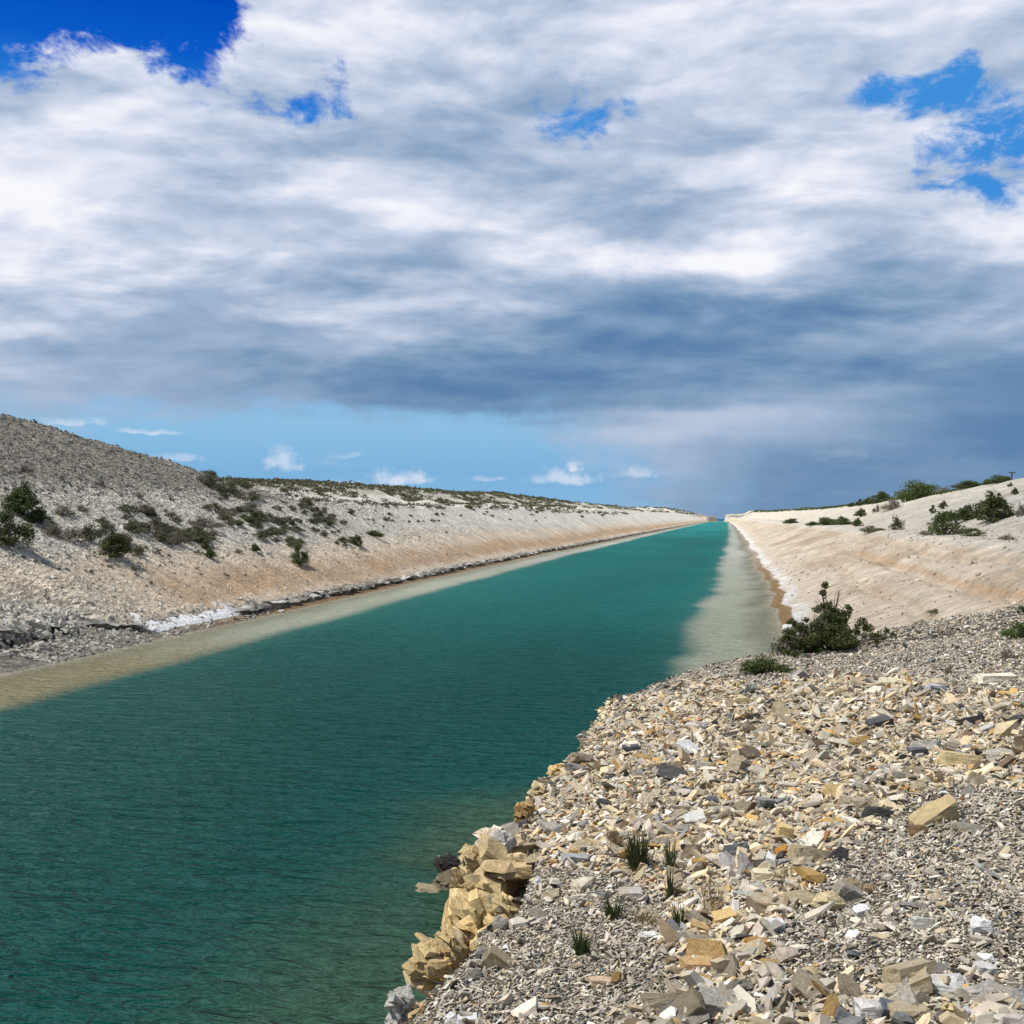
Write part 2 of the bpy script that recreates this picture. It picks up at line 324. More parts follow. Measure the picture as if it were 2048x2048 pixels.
class NT:
    def __init__(s, name):
        s.m = bpy.data.materials.new(name); s.m.use_nodes = True; s.t = s.m.node_tree; s.N = s.t.nodes; s.L = s.t.links
        s.p = s.N['Principled BSDF']; s.p.inputs['Roughness'].default_value = .9; s.p.inputs['Specular IOR Level'].default_value = .2
    def new(s, t, **k):
        n = s.N.new(t)
        for a, b in k.items(): setattr(n, a, b)
        return n
    def put(s, sock, v):
        if isinstance(v, (int, float, tuple, list)): sock.default_value = v
        else: s.L.new(v, sock)
    def math(s, op, a, b=None, clamp=False):
        n = s.new('ShaderNodeMath', operation=op, use_clamp=clamp); s.put(n.inputs[0], a)
        if b is not None: s.put(n.inputs[1], b)
        return n.outputs[0]
    def mr(s, v, a, b, c=0., d=1.):
        n = s.new('ShaderNodeMapRange'); s.put(n.inputs[0], v)
        for i, q in enumerate((a, b, c, d)): s.put(n.inputs[i + 1], q)
        return n.outputs[0]
    def mix(s, f, a, b, bt='MIX'):
        n = s.new('ShaderNodeMix', data_type='RGBA', blend_type=bt); s.put(n.inputs[0], f); s.put(n.inputs[6], a); s.put(n.inputs[7], b); return n.outputs[2]
    def coord(s, which='Object', scale=None, rot=None):
        tc = s.new('ShaderNodeTexCoord'); o = tc.outputs[which]
        if scale or rot:
            mp = s.new('ShaderNodeMapping'); s.L.new(o, mp.inputs[0])
            if scale: mp.inputs['Scale'].default_value = scale
            if rot: mp.inputs['Rotation'].default_value = rot
            o = mp.outputs[0]
        return o
    def noise(s, v, sc_, det=4, r=.55, dist=0.):
        n = s.new('ShaderNodeTexNoise'); s.put(n.inputs['Vector'], v); n.inputs['Scale'].default_value = sc_
        n.inputs['Detail'].default_value = det; n.inputs['Roughness'].default_value = r; n.inputs['Distortion'].default_value = dist; return n.outputs[0]
    def vor(s, v, sc_, out='Color', feat='F1', rnd=1.):
        n = s.new('ShaderNodeTexVoronoi', feature=feat); s.put(n.inputs['Vector'], v); n.inputs['Scale'].default_value = sc_; n.inputs['Randomness'].default_value = rnd; return n.outputs[out]
    def bump(s, h, strength, dist, prev=None):
        n = s.new('ShaderNodeBump'); s.put(n.inputs['Height'], h); n.inputs['Strength'].default_value = strength; n.inputs['Distance'].default_value = dist
        if prev is not None: s.L.new(prev, n.inputs['Normal'])
        return n.outputs[0]

# ------------------------------------------------------------------ ground
def ground_material():
    m = NT('limestone_ground')
    at_ = m.new('ShaderNodeAttribute'); at_.attribute_name = 'tint'
    g = m.coord('Object')
    v1 = m.new('ShaderNodeSeparateColor'); m.L.new(m.vor(g, 2.6), v1.inputs[0])
    v2 = m.new('ShaderNodeSeparateColor'); m.L.new(m.vor(g, 7.0), v2.inputs[0])
    sp = m.math('ADD', m.mr(v1.outputs[0], 0, 1, -.30, .32), m.mr(v2.outputs[0], 0, 1, -.30, .32))
    n = m.noise(g, .8, 8, .65)
    n2 = m.noise(m.coord('Object', (.12, .9, 1)), 1.0, 7, .6)
    f = m.math('ADD', 1.0, m.math('MULTIPLY', sp, at_.outputs['Alpha']))
    f = m.math('MULTIPLY', f, m.mr(n, .25, .75, .80, 1.18))
    f = m.math('MULTIPLY', f, m.mr(n2, .25, .75, .88, 1.10))
    n3 = m.noise(m.coord('Object', (.45, 3.2, 1), (0, 0, R(9))), 1.0, 8, .68, .4)
    f = m.math('MULTIPLY', f, m.mr(n3, .30, .70, .80, 1.18))
    col = m.new('ShaderNodeVectorMath', operation='SCALE'); m.L.new(at_.outputs['Color'], col.inputs[0]); m.L.new(f, col.inputs['Scale'])
    m.L.new(col.outputs[0], m.p.inputs['Base Color'])
    d1 = m.vor(g, 2.6, 'Distance'); d2 = m.vor(g, 7.0, 'Distance')
    hgt = m.math('MULTIPLY', m.math('ADD', m.math('MULTIPLY', d1, 1.3), m.math('MULTIPLY', d2, .6)), at_.outputs['Alpha'])
    hgt = m.math('ADD', hgt, m.math('MULTIPLY', m.noise(g, 3.0, 6, .7), .75)); hgt = m.math('ADD', hgt, m.math('MULTIPLY', n3, 1.6))
    m.L.new(m.bump(hgt, 1.0, .26), m.p.inputs['Normal'])
    m.p.inputs['Specular IOR Level'].default_value = .1; m.p.inputs['Roughness'].default_value = .95
    return m.m

def mixc(a, b, t): return a * (1 - t[:, None]) + np.asarray(b)[None, :] * t[:, None]
def build_ground():
    a0 = -PSI
    fine = np.arange(-31.5, 31.5001, .082); coarse = np.arange(31.5 + 2.2, 360 - 31.5 - .5, 2.2)
    ang = np.radians(np.concatenate([fine, coarse])) + a0; na = len(ang)
    rr = [0.8]
    while rr[-1] < 3400: rr.append(rr[-1] * (1.03 if rr[-1] < 2.4 else 1.0078))
    rr += [4200, 5500, 7500, 11000, 18000, 30000]; rr = np.array(rr); nr = len(rr)
    A, RR = np.meshgrid(ang, rr); x = (np.sin(A) * RR).ravel(); y = (np.cos(A) * RR).ravel()
    z, dl, dr, s, n1, n2, rill, rillr = terrain(x, y, True)
    h = z - WATER
    V = np.stack([x, y, z], 1); V = np.vstack([V, [[0, 0, tz(0, 0)]]])
    idx = np.arange(na * nr).reshape(nr, na); nx = np.roll(idx, -1, axis=1)
    Q = np.stack([idx[:-1], nx[:-1], nx[1:], idx[1:]], -1).reshape(-1, 4)[:, ::-1]
    Tn = np.stack([nx[0], idx[0], np.full(na, na * nr), np.full(na, na * nr)], -1)
    # ground colours by zone
    col = np.tile(np.array([[.48, .43, .35]]), (len(x), 1)); al = np.full(len(x), .45)
    nA = fbm(x / 14, y / 22, 4, 101); nB = fbm(x / 3.5, y / 5, 4, 103); nC = fbm(x / 60, y / 120, 3, 107)
    left = (dl > 0) & (s < -3.3); right = (dr > 0)
    hh = h + .9 * nA + .35 * rill + .25 * nB
    # left: tan skirt, pale middle, grey rubble above
    c = np.tile(np.array([[.72, .60, .46]]), (len(x), 1))
    c = mixc(c, (.50, .32, .18), sst(hh, .6, 1.3) * (1 - sst(hh, 2.0, 3.6)) * (.70 + .3 * nB) * sst(y, 60, 66))
    c = mixc(c, (.70, .66, .575), sst(hh, 3.2, 6.2))
    c = mixc(c, (.74, .70, .61), sst(hh, 4, 7) * sst(y, 120, 200))
    c = mixc(c, (.50, .46, .38), (1 - sst(y, 50, 62)) * (1 - sst(hh, 2.6, 4.0)))
    mo = sst(h + 1.2 * nA, 7.8, 10.4) * (1 - sst(y + 12 * nB, 112, 140)); c = mixc(c, (.235, .215, .175), mo * .85)
    c = mixc(c, (.52, .49, .42), sst(h, 3, 6) * (1 - sst(y, 118, 150)) * (1 - mo) * .5)
    c = mixc(c, (.80, .74, .63), sst(y, 220, 420) * sst(nA + .25, 0, .5) * sst(h, 3, 6) * .8)
    c = mixc(c, (.30, .28, .19), sst(h, 11, 12.5) * (1 - sst(y, 600, 1000)) * sst(y, 125, 150) * .45)
    c = mixc(c, (.24, .15, .08), 1 - sst(h, .05, .30)); c = mixc(c, (.26, .24, .20), (1 - sst(y, 52, 68)) * (1 - sst(h, .5, 1.1)))
    c = c * (1 + .16 * rill * sst(h, 1, 2.5))[:, None]
    c = c * (1 + .22 * fbm(x / 2.5 + y / 20, y / .55, 3, 121) * sst(h, 1.2, 3))[:, None]
    col[left] = c[left]; la = .35 + .45 * sst(hh, 2.5, 5) + .3 * mo; la = np.maximum(la, .95 * (1 - sst(y, 52, 70)) * (1 - sst(hh, 3, 4.5))); al[left] = (la * (1 - .6 * sst(y, 160, 400)))[left]
    # right: orange edge, white salt crust, pink-beige slope, grey-white hill
    c = np.tile(np.array([[.65, .555, .435]]), (len(x), 1))
    c = mixc(c, (.40, .29, .19), np.clip(.25 + 1.7 * fbm(x / 5, y / 9, 4, 109), 0, 1) * sst(h, .8, 2) * (1 - sst(h, 4.6, 5.3)) * .7)
    c = mixc(c, (.55, .35, .20), np.exp(-((h - 3.2 - .5 * vn(y / 17, x / 30, 3)) / .2) ** 2) * (y < 120) * .6)
    c = mixc(c, (.50, .38, .26), (np.exp(-((h - 4.2 - .4 * vn(y / 12, x / 30, 6)) / .15) ** 2) + np.exp(-((h - 2.1 - .5 * vn(y / 15, x / 25, 13)) / .16) ** 2)).clip(0, 1) * (y < 130) * .55)
    c = mixc(c, (.62, .57, .48), sst(h, 4.6, 5.2))
    hc = mixc(np.tile(np.array([[.54, .51, .45]]), (len(x), 1)), (.34, .29, .225), np.clip(.25 + 1.3 * fbm(x / 10 + y / 26, y / 5, 4, 113), 0, 1) * .7)
    hc = mixc(hc, (.66, .60, .49), sst(y, 170, 330)); th = sst(dr, 21, 27); c = c * (1 - th[:, None]) + hc * th[:, None]
    crust = (1 - sst(h, .42 + .16 * nB + .2 * nA, .80 + .2 * nB)); c = mixc(c, (.78, .77, .75), crust * np.clip(.75 + 1.2 * fbm(x / 1.2, y / 2.5, 3, 119), 0, 1))
    c = mixc(c, (.29, .19, .09), (1 - sst(h, .18, .27)) * (1 - sst(y, 120, 300)) )
    c = mixc(c, (.30, .24, .19), (1 - sst(h, .08, .15)) * sst(y, 120, 300))
    c = c * (1 + .20 * rillr * sst(h, .9, 2) + .10 * fbm(x / 2, y / 2, 4, 123))[:, None]
    col[right] = c[right]; al[right] = (.30 + .20 * th)[right]
    # spur: base painted dark so gaps between the stones read as shade
    sp = s > -3.3; cc = np.tile(np.array([[.17, .15, .12]]), (len(x), 1)); cc = mixc(cc, (.46, .37, .23), (1 - sst(s, -.3, .2)) * (y < 13))
    blend = sst(s + 1.2 * nB, -3.0, 1.6) ; blend = np.where(y < 18, sst(s, -3.3, -3.0), blend); blend = blend * (1 - sst(x, 26, 34))
    col = col * (1 - blend[:, None]) + cc * blend[:, None]; al = al * (1 - blend) + .95 * blend
    # wet bed
    wet = 1 - sst(h, -.06, .05); col = mixc(col, (.30, .28, .20), wet); al = al * (1 - wet) + .3 * wet
    # headlands: shade of the left one, sun on the right one, painted in
    hd = sst(y, 2150, 2350) * (dl > -3) * (dr < 400); col = mixc(col, (.30, .24, .17), hd * .75 * (1 - right * .6)); 
    hdr = hd * right; col = mixc(col, (.62, .52, .42), hdr * .8); dkg = sst(fbm(x / 18, y / 60, 3, 117), -.1, .2) * sst(y, 1500, 2300) * (h > 9); col = mixc(col, (.10, .10, .06), dkg * .6)
    al = al * (1 - .8 * sst(y, 300, 700))
    cv = np.concatenate([np.clip(col, .01, .86), np.clip(al, 0, 1)[:, None]], 1); cv = np.vstack([cv, [[.34, .31, .26, .9]]])
    Fq = np.vstack([Q, Tn]).astype(np.int32)
    # central fan as triangles: build separately from the quads
    me = bpy.data.meshes.new('ground'); me.vertices.add(len(V)); me.vertices.foreach_set('co', V.astype(np.float32).ravel())
    tri = Tn[:, :3]; li = np.concatenate([Q.ravel(), tri.ravel()]).astype(np.int32)
    me.loops.add(len(li)); me.loops.foreach_set('vertex_index', li)
    ls = np.concatenate([np.arange(len(Q)) * 4, len(Q) * 4 + np.arange(len(tri)) * 3]).astype(np.int32)
    lt = np.concatenate([np.full(len(Q), 4), np.full(len(tri), 3)]).astype(np.int32)
    me.polygons.add(len(ls)); me.polygons.foreach_set('loop_start', ls); me.polygons.foreach_set('loop_total', lt)
    me.polygons.foreach_set('use_smooth', np.ones(len(ls), bool))
    a = me.color_attributes.new('tint', 'FLOAT_COLOR', 'POINT'); a.data.foreach_set('color', cv.astype(np.float32).ravel())
    me.update(calc_edges=True); me.materials.append(ground_material())
    o = mesh_obj('ground', me); tag(o, kind='structure')
    return (ang, rr)
ang, rr = build_ground()

# ------------------------------------------------------------------ water
def build_water():
    m = NT('canal_water')
    at_ = m.new('ShaderNodeAttribute'); at_.attribute_name = 'tint'
    g = m.coord('Object', None, (0, 0, -PSI + R(6)))
    s1 = m.coord('Object', (.42, 1.55, 1), (0, 0, R(-14))); s2 = m.coord('Object', (.34, 1.1, 1), (0, 0, R(-30)))
    s3 = m.coord('Object', (1.0, 2.6, 1), (0, 0, R(-8)))
    n1 = m.noise(s1, 1.9, 3, .55, .5); n2 = m.noise(s2, 1.1, 2, .5, .3); n3 = m.noise(s3, 3.4, 3, .6, .3)
    n1 = m.math('SUBTRACT', 1.0, m.math('ABSOLUTE', m.math('MULTIPLY', m.math('SUBTRACT', n1, .5), 2.6)))   # peaked crests, wide troughs
    hgt = m.math('ADD', m.math('ADD', m.math('MULTIPLY', n1, .55), m.math('MULTIPLY', n2, .9)), m.math('MULTIPLY', n3, .35))
    nrm = m.bump(hgt, 1.0, .56)
    nw = m.noise(m.coord('Object', (.03, .012, 1)), 1.0, 4, .6)
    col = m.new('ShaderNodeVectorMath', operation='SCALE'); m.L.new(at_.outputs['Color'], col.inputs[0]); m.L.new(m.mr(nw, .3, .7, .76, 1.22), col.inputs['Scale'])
    m.N.remove(m.p)
    df = m.new('ShaderNodeBsdfDiffuse'); m.L.new(col.outputs[0], df.inputs[0]); m.L.new(nrm, df.inputs['Normal'])
    gl = m.new('ShaderNodeBsdfGlossy'); gl.inputs['Roughness'].default_value = .20; m.L.new(nrm, gl.inputs['Normal'])
    fr = m.new('ShaderNodeFresnel'); fr.inputs['IOR'].default_value = 1.33; m.L.new(nrm, fr.inputs['Normal'])
    # wavelets hide one another at low angles, so a ruffled surface never mirrors fully
    fq = m.mr(fr.outputs[0], 0, 1, -.016, .36); fq = m.math('MAXIMUM', m.math('MINIMUM', fq, .13), 0.0)
    body = m.new('ShaderNodeMixShader'); m.L.new(fq, body.inputs[0]); m.L.new(df.outputs[0], body.inputs[1]); m.L.new(gl.outputs[0], body.inputs[2])
    # in the first hand of depth the bottom shows through
    tr = m.new('ShaderNodeBsdfTransparent'); mx = m.new('ShaderNodeMixShader'); out = m.N['Material Output']
    m.L.new(at_.outputs['Alpha'], mx.inputs[0]); m.L.new(tr.outputs[0], mx.inputs[1]); m.L.new(body.outputs[0], mx.inputs[2]); m.L.new(mx.outputs[0], out.inputs[0])
    fine = np.arange(-31.5, 31.5001, .16); coarse = np.arange(31.5 + 2.2, 360 - 31.5 - .5, 2.2)
    an = np.radians(np.concatenate([fine, coarse])) - PSI; na = len(an)
    r = [1.0]
    while r[-1] < 3600: r.append(r[-1] * 1.011)
    r += [5000, 8000, 14000, 30000]; r = np.array(r); nr = len(r)
    A, RR = np.meshgrid(an, r); x = (np.sin(A) * RR).ravel(); y = (np.cos(A) * RR).ravel()
    z, dl, dr, s, n1_, n2_, _, _ = terrain(x, y, True); dep = np.maximum(WATER - z, 0)
    nn = fbm(x / 5, y / 7, 4, 131)
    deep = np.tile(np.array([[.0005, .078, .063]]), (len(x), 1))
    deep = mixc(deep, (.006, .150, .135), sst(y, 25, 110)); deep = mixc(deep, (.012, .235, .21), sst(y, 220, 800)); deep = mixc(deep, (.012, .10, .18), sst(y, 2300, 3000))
    shal = np.tile(np.array([[.38, .40, .30]]), (len(x), 1))
    shal = mixc(shal, (.25, .225, .12), (1 - sst(y, 42, 62)) * (x < -15)); shal = mixc(shal, (.045, .105, .058), (1 - sst(y, 30, 42)) * (x > -15))
    shal = mixc(shal, (.47, .48, .40), sst(y, 70, 200))
    t = sst(dep + .24 * nn + .16 * fbm(x / 1.5, y / 30, 3, 133) * sst(dep, .2, .6), .28, 1.7); t2 = sst(dep, .9, 4.0) 
    near = (x > -15) & (y < 42); t = np.where(near, sst(dep + .35 * nn, .1, 1.9), t)
    c = shal * (1 - t[:, None]) + deep * t[:, None]; c = mixc(c, (.04, .18, .14), np.clip(t * (1 - t2), 0, 1) * .4 * sst(y, 20, 70))
    alp = np.where(near, .97, sst(dep + .05 * nn, .02, .30))
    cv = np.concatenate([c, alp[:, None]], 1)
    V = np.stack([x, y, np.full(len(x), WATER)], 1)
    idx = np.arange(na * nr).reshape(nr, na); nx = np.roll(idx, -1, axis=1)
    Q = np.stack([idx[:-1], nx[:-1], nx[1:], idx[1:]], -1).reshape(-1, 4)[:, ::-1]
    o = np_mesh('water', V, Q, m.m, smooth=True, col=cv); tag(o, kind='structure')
build_water()

# ------------------------------------------------------------------ stone shapes
rnd = random.Random(5)
def hull(points):
    bm = bmesh.new()
    for p in points: bm.verts.new(p)
    r = bmesh.ops.convex_hull(bm, input=bm.verts)
    bmesh.ops.delete(bm, geom=[g for g in r['geom_interior'] if isinstance(g, bmesh.types.BMVert)], context='VERTS')
    bmesh.ops.delete(bm, geom=[v for v in bm.verts if not v.link_faces], context='VERTS')
    bmesh.ops.recalc_face_normals(bm, faces=bm.faces)
    bmesh.ops.triangulate(bm, faces=bm.faces)
    return bm
def shard_pts(r, flat, n=6):
    """an angular slab: an irregular polygon with a slightly different one above it"""
    k = r.choice((4, 5, 5, 6)); pts = []; ph = r.random() * 6.28
    a = sorted(ph + 6.283 * (i + r.uniform(-.32, .32)) / k for i in range(k))
    for t in a:
        ra = r.uniform(.36, .56); x, y = math.cos(t) * ra, math.sin(t) * ra * .78
        pts.append((x, y, -flat * .5 * r.uniform(.6, 1.1)))
        if r.random() < .9: q = r.uniform(.6, 1.02); pts.append((x * q + r.uniform(-.05, .05), y * q + r.uniform(-.05, .05), flat * .5 * r.uniform(.5, 1.15)))
    return pts
def protos(n, seed, lo, hi):
    out = []
    r = random.Random(seed)
    for i in range(n):
        bm = hull(shard_pts(r, r.uniform(lo, hi))); bm.verts.index_update()
        out.append((np.array([v.co[:] for v in bm.verts]), np.array([[v.index for v in f.verts] for f in bm.faces]))); bm.free()
    return out
PAL = {'grey': (.44, .41, .355), 'light': (.64, .60, .53), 'cream': (.67, .565, .40), 'ochre': (.56, .37, .15), 'dark': (.09, .09, .092), 'white': (.80, .79, .76), 'tan': (.46, .39, .29), 'rust': (.26, .13, .06), 'blue': (.30, .32, .34), 'brown': (.25, .19, .13)}
PN = list(PAL); PC = np.array([PAL[k] for k in PN])
def scatter_mesh(name, P, S, cols, pr, mat, seed, tilt=.45, normals=None, flatk=None):
    """one mesh of many loose stones; P positions, S sizes"""
    rs = np.random.RandomState(seed); n = len(P); kk = rs.randint(0, len(pr), n); Vs = []; Fs = []; Cs = []; off = 0
    for k, (pv, pf) in enumerate(pr):
        m_ = kk == k; c = int(m_.sum())
        if not c: continue
        yaw = rs.normal(PSI, .95, c) + (rs.rand(c) < .5) * math.pi; ax = rs.normal(.12, tilt, c); ay = rs.normal(0, tilt, c)
        sx = S[m_] * rs.uniform(.95, 1.85, c); sy = S[m_] * rs.uniform(.55, 1.0, c); sz = S[m_] * rs.uniform(.7, 1.3, c)
        q = pv[None] * np.stack([sx, sy, sz], 1)[:, None, :]
        cy, sy_ = np.cos(yaw)[:, None], np.sin(yaw)[:, None]
        # tilt about x, then y, then yaw
        y1 = q[..., 1] * np.cos(ax)[:, None] - q[..., 2] * np.sin(ax)[:, None]; z1 = q[..., 1] * np.sin(ax)[:, None] + q[..., 2] * np.cos(ax)[:, None]
        x2 = q[..., 0] * np.cos(ay)[:, None] + z1 * np.sin(ay)[:, None]; z2 = -q[..., 0] * np.sin(ay)[:, None] + z1 * np.cos(ay)[:, None]
        X = x2 * cy - y1 * sy_; Y = x2 * sy_ + y1 * cy
        if normals is not None:   # shear with the slope they lie on
            z2 = z2 + X * normals[m_, 0][:, None] + Y * normals[m_, 1][:, None]
        W = np.stack([X, Y, z2], -1) + P[m_][:, None, :]
        Vs.append(W.reshape(-1, 3)); nv = len(pv)
        Fs.append((pf[None] + (np.arange(c) * nv)[:, None, None]).reshape(-1, 3) + off); off += c * nv
        Cs.append(np.repeat(cols[m_], nv, axis=0))
    return np_mesh(name, np.vstack(Vs), np.vstack(Fs), mat, col=np.hstack([np.vstack(Cs), np.ones((off, 1))]))
def stone_material(name, obj_color):
    m = NT(name)
    if obj_color: src = m.new('ShaderNodeObjectInfo').outputs['Color']
    else:
        a_ = m.new('ShaderNodeAttribute'); a_.attribute_name = 'tint'; src = a_.outputs['Color']
    g = m.coord('Object')
    if obj_color:
        oi = m.new('ShaderNodeObjectInfo'); va = m.new('ShaderNodeVectorMath', operation='ADD'); m.L.new(g, va.inputs[0])
        cx = m.new('ShaderNodeCombineXYZ'); m.L.new(m.math('MULTIPLY', oi.outputs['Random'], 50.0), cx.inputs[0]); m.L.new(cx.outputs[0], va.inputs[1]); gg = va.outputs[0]
    else: gg = g
    n1 = m.noise(gg, 7.0 if obj_color else 5.0, 8, .68, .4); n2 = m.noise(gg, 45.0, 5, .7)
    mp = m.new('ShaderNodeMapping'); m.L.new(gg, mp.inputs[0]); mp.inputs['Scale'].default_value = (1, 1, 9); mp.inputs['Rotation'].default_value = (.2, .15, 0)
    st = m.noise(mp.outputs[0], 6.0, 6, .65, .8)
    f = m.math('MULTIPLY', m.mr(n1, .25, .75, .70, 1.22), m.mr(n2, .3, .7, .84, 1.12))
    if obj_color:
        f = m.math('MULTIPLY', f, m.mr(st, .3, .7, .78, 1.16)); f = m.math('MULTIPLY', f, m.mr(m.new('ShaderNodeNewGeometry').outputs['Random Per Island'], 0, 1, .76, 1.18))
    c = m.new('ShaderNodeVectorMath', operation='SCALE'); m.L.new(src, c.inputs[0]); m.L.new(f, c.inputs['Scale'])
    if obj_color:   # iron stain in places, lichen-grey in others
        sm = m.mr(m.noise(gg, 3.1, 6, .6, .6), .56, .70, 0, .65)
        c2 = m.mix(sm, c.outputs[0], m.mix(1.0, c.outputs[0], (1.0, .72, .42, 1), 'MULTIPLY'))
        sm2 = m.mr(m.noise(gg, 5.3, 7, .65), .58, .70, 0, .5); c2 = m.mix(sm2, c2, (.55, .53, .49, 1))
        cr = m.mr(m.vor(gg, 4.0, 'Distance', 'DISTANCE_TO_EDGE'), 0, .012, .6, 0); c2 = m.mix(m.math('MULTIPLY', cr, m.mr(n1, .45, .6)), c2, (.14, .10, .07, 1))
        m.L.new(c2, m.p.inputs['Base Color'])
    else: m.L.new(c.outputs[0], m.p.inputs['Base Color'])
    hh = m.math('ADD', m.math('MULTIPLY', n1, .6), m.math('MULTIPLY', n2, .18))
    if obj_color: hh = m.math('ADD', hh, m.math('MULTIPLY', st, .5))
    m.L.new(m.bump(hh, .9, .05 if obj_color else .02), m.p.inputs['Normal'])
    m.p.inputs['Roughness'].default_value = .88; m.p.inputs['Specular IOR Level'].default_value = .25
    return m.m
MAT_G = stone_material('loose_stone', False); MAT_R = stone_material('stone_block', True)

def inpoly(px, py, poly):
    ins = np.zeros(px.shape, bool); n = len(poly)
    for i in range(n):
        ax, ay = poly[i]; bx, by = poly[(i + 1) % n]
        ins ^= ((ay > py) != (by > py)) & (px < (bx - ax) * (py - ay) / (by - ay + 1e-9) + ax)
    return ins
# the strip of larger cream slabs across the spur, and the one low in front
ZONE = [(960, 1640), (1100, 1500), (1230, 1400), (1420, 1365), (1720, 1350), (2300, 1430), (2300, 1560), (1930, 1580), (1780, 1640), (1660, 1700), (1610, 1790), (1560, 1880), (1500, 1990), (1400, 1960), (1290, 1870), (1330, 1780), (1180, 1730), (1040, 1740)]
ZONE2 = [(1300, 2010), (1500, 1900), (1600, 1960), (1900, 1960), (2100, 2000), (2100, 2200), (1200, 2200)]
def zone(x, y, z):
    X = x * CP + y * SP; D = np.maximum(y * CP - x * SP, .5); px = 1024 + F * X / D; py = HZ - F * z / D
    px = px + 60 * fbm(x / .8, y / .8, 3, 201); py = py + 35 * fbm(x / .8, y / .8, 3, 203)
    return inpoly(px, py, ZONE) * 1.0, inpoly(px, py, ZONE2) * 1.0
def pick_cols(x, y, z, rs):
    z1, z2 = zone(x, y, z); n = len(x)
    W = np.zeros((n, len(PN))); base = dict(grey=.43, light=.29, cream=.045, ochre=.004, dark=.055, white=.05, tan=.06, rust=.002, blue=.05, brown=.04)
    cz = dict(grey=.17, light=.22, cream=.30, ochre=.045, dark=.035, white=.045, tan=.12, rust=.010, blue=.025, brown=.05)
    for i, k in enumerate(PN): W[:, i] = base[k] * (1 - z1) * (1 - .4 * z2) + cz[k] * np.maximum(z1, .4 * z2)
    W /= W.sum(1, keepdims=True); cw = W.cumsum(1); u = rs.rand(n); k = (u[:, None] > cw).sum(1)
    c = PC[np.clip(k, 0, len(PN) - 1)] * rs.uniform(.62, 1.22, (n, 1)) * rs.uniform(.97, 1.03, (n, 3)) * np.array([1.04, 1., .92]); return np.clip(c, .02, .86), np.maximum(z1, z2), k
def grads(x, y, e=.15):
    z0 = terrain(x, y); return np.stack([(terrain(x + e, y) - z0) / e, (terrain(x, y + e) - z0) / e], 1)
def spur_points(n, d0, d1, rs, lo=-2, hi=29):
    r = np.sqrt(rs.uniform(d0 ** 2, d1 ** 2, n)); a = np.radians(rs.uniform(lo - 14, hi + 3, n)) - PSI + 0
    x = np.sin(a) * r; y = np.cos(a) * r; s = sdf(x, y); k = (s > -.55) | ((s > -1.6) & (rs.rand(n) < .5)); return x[k], y[k]
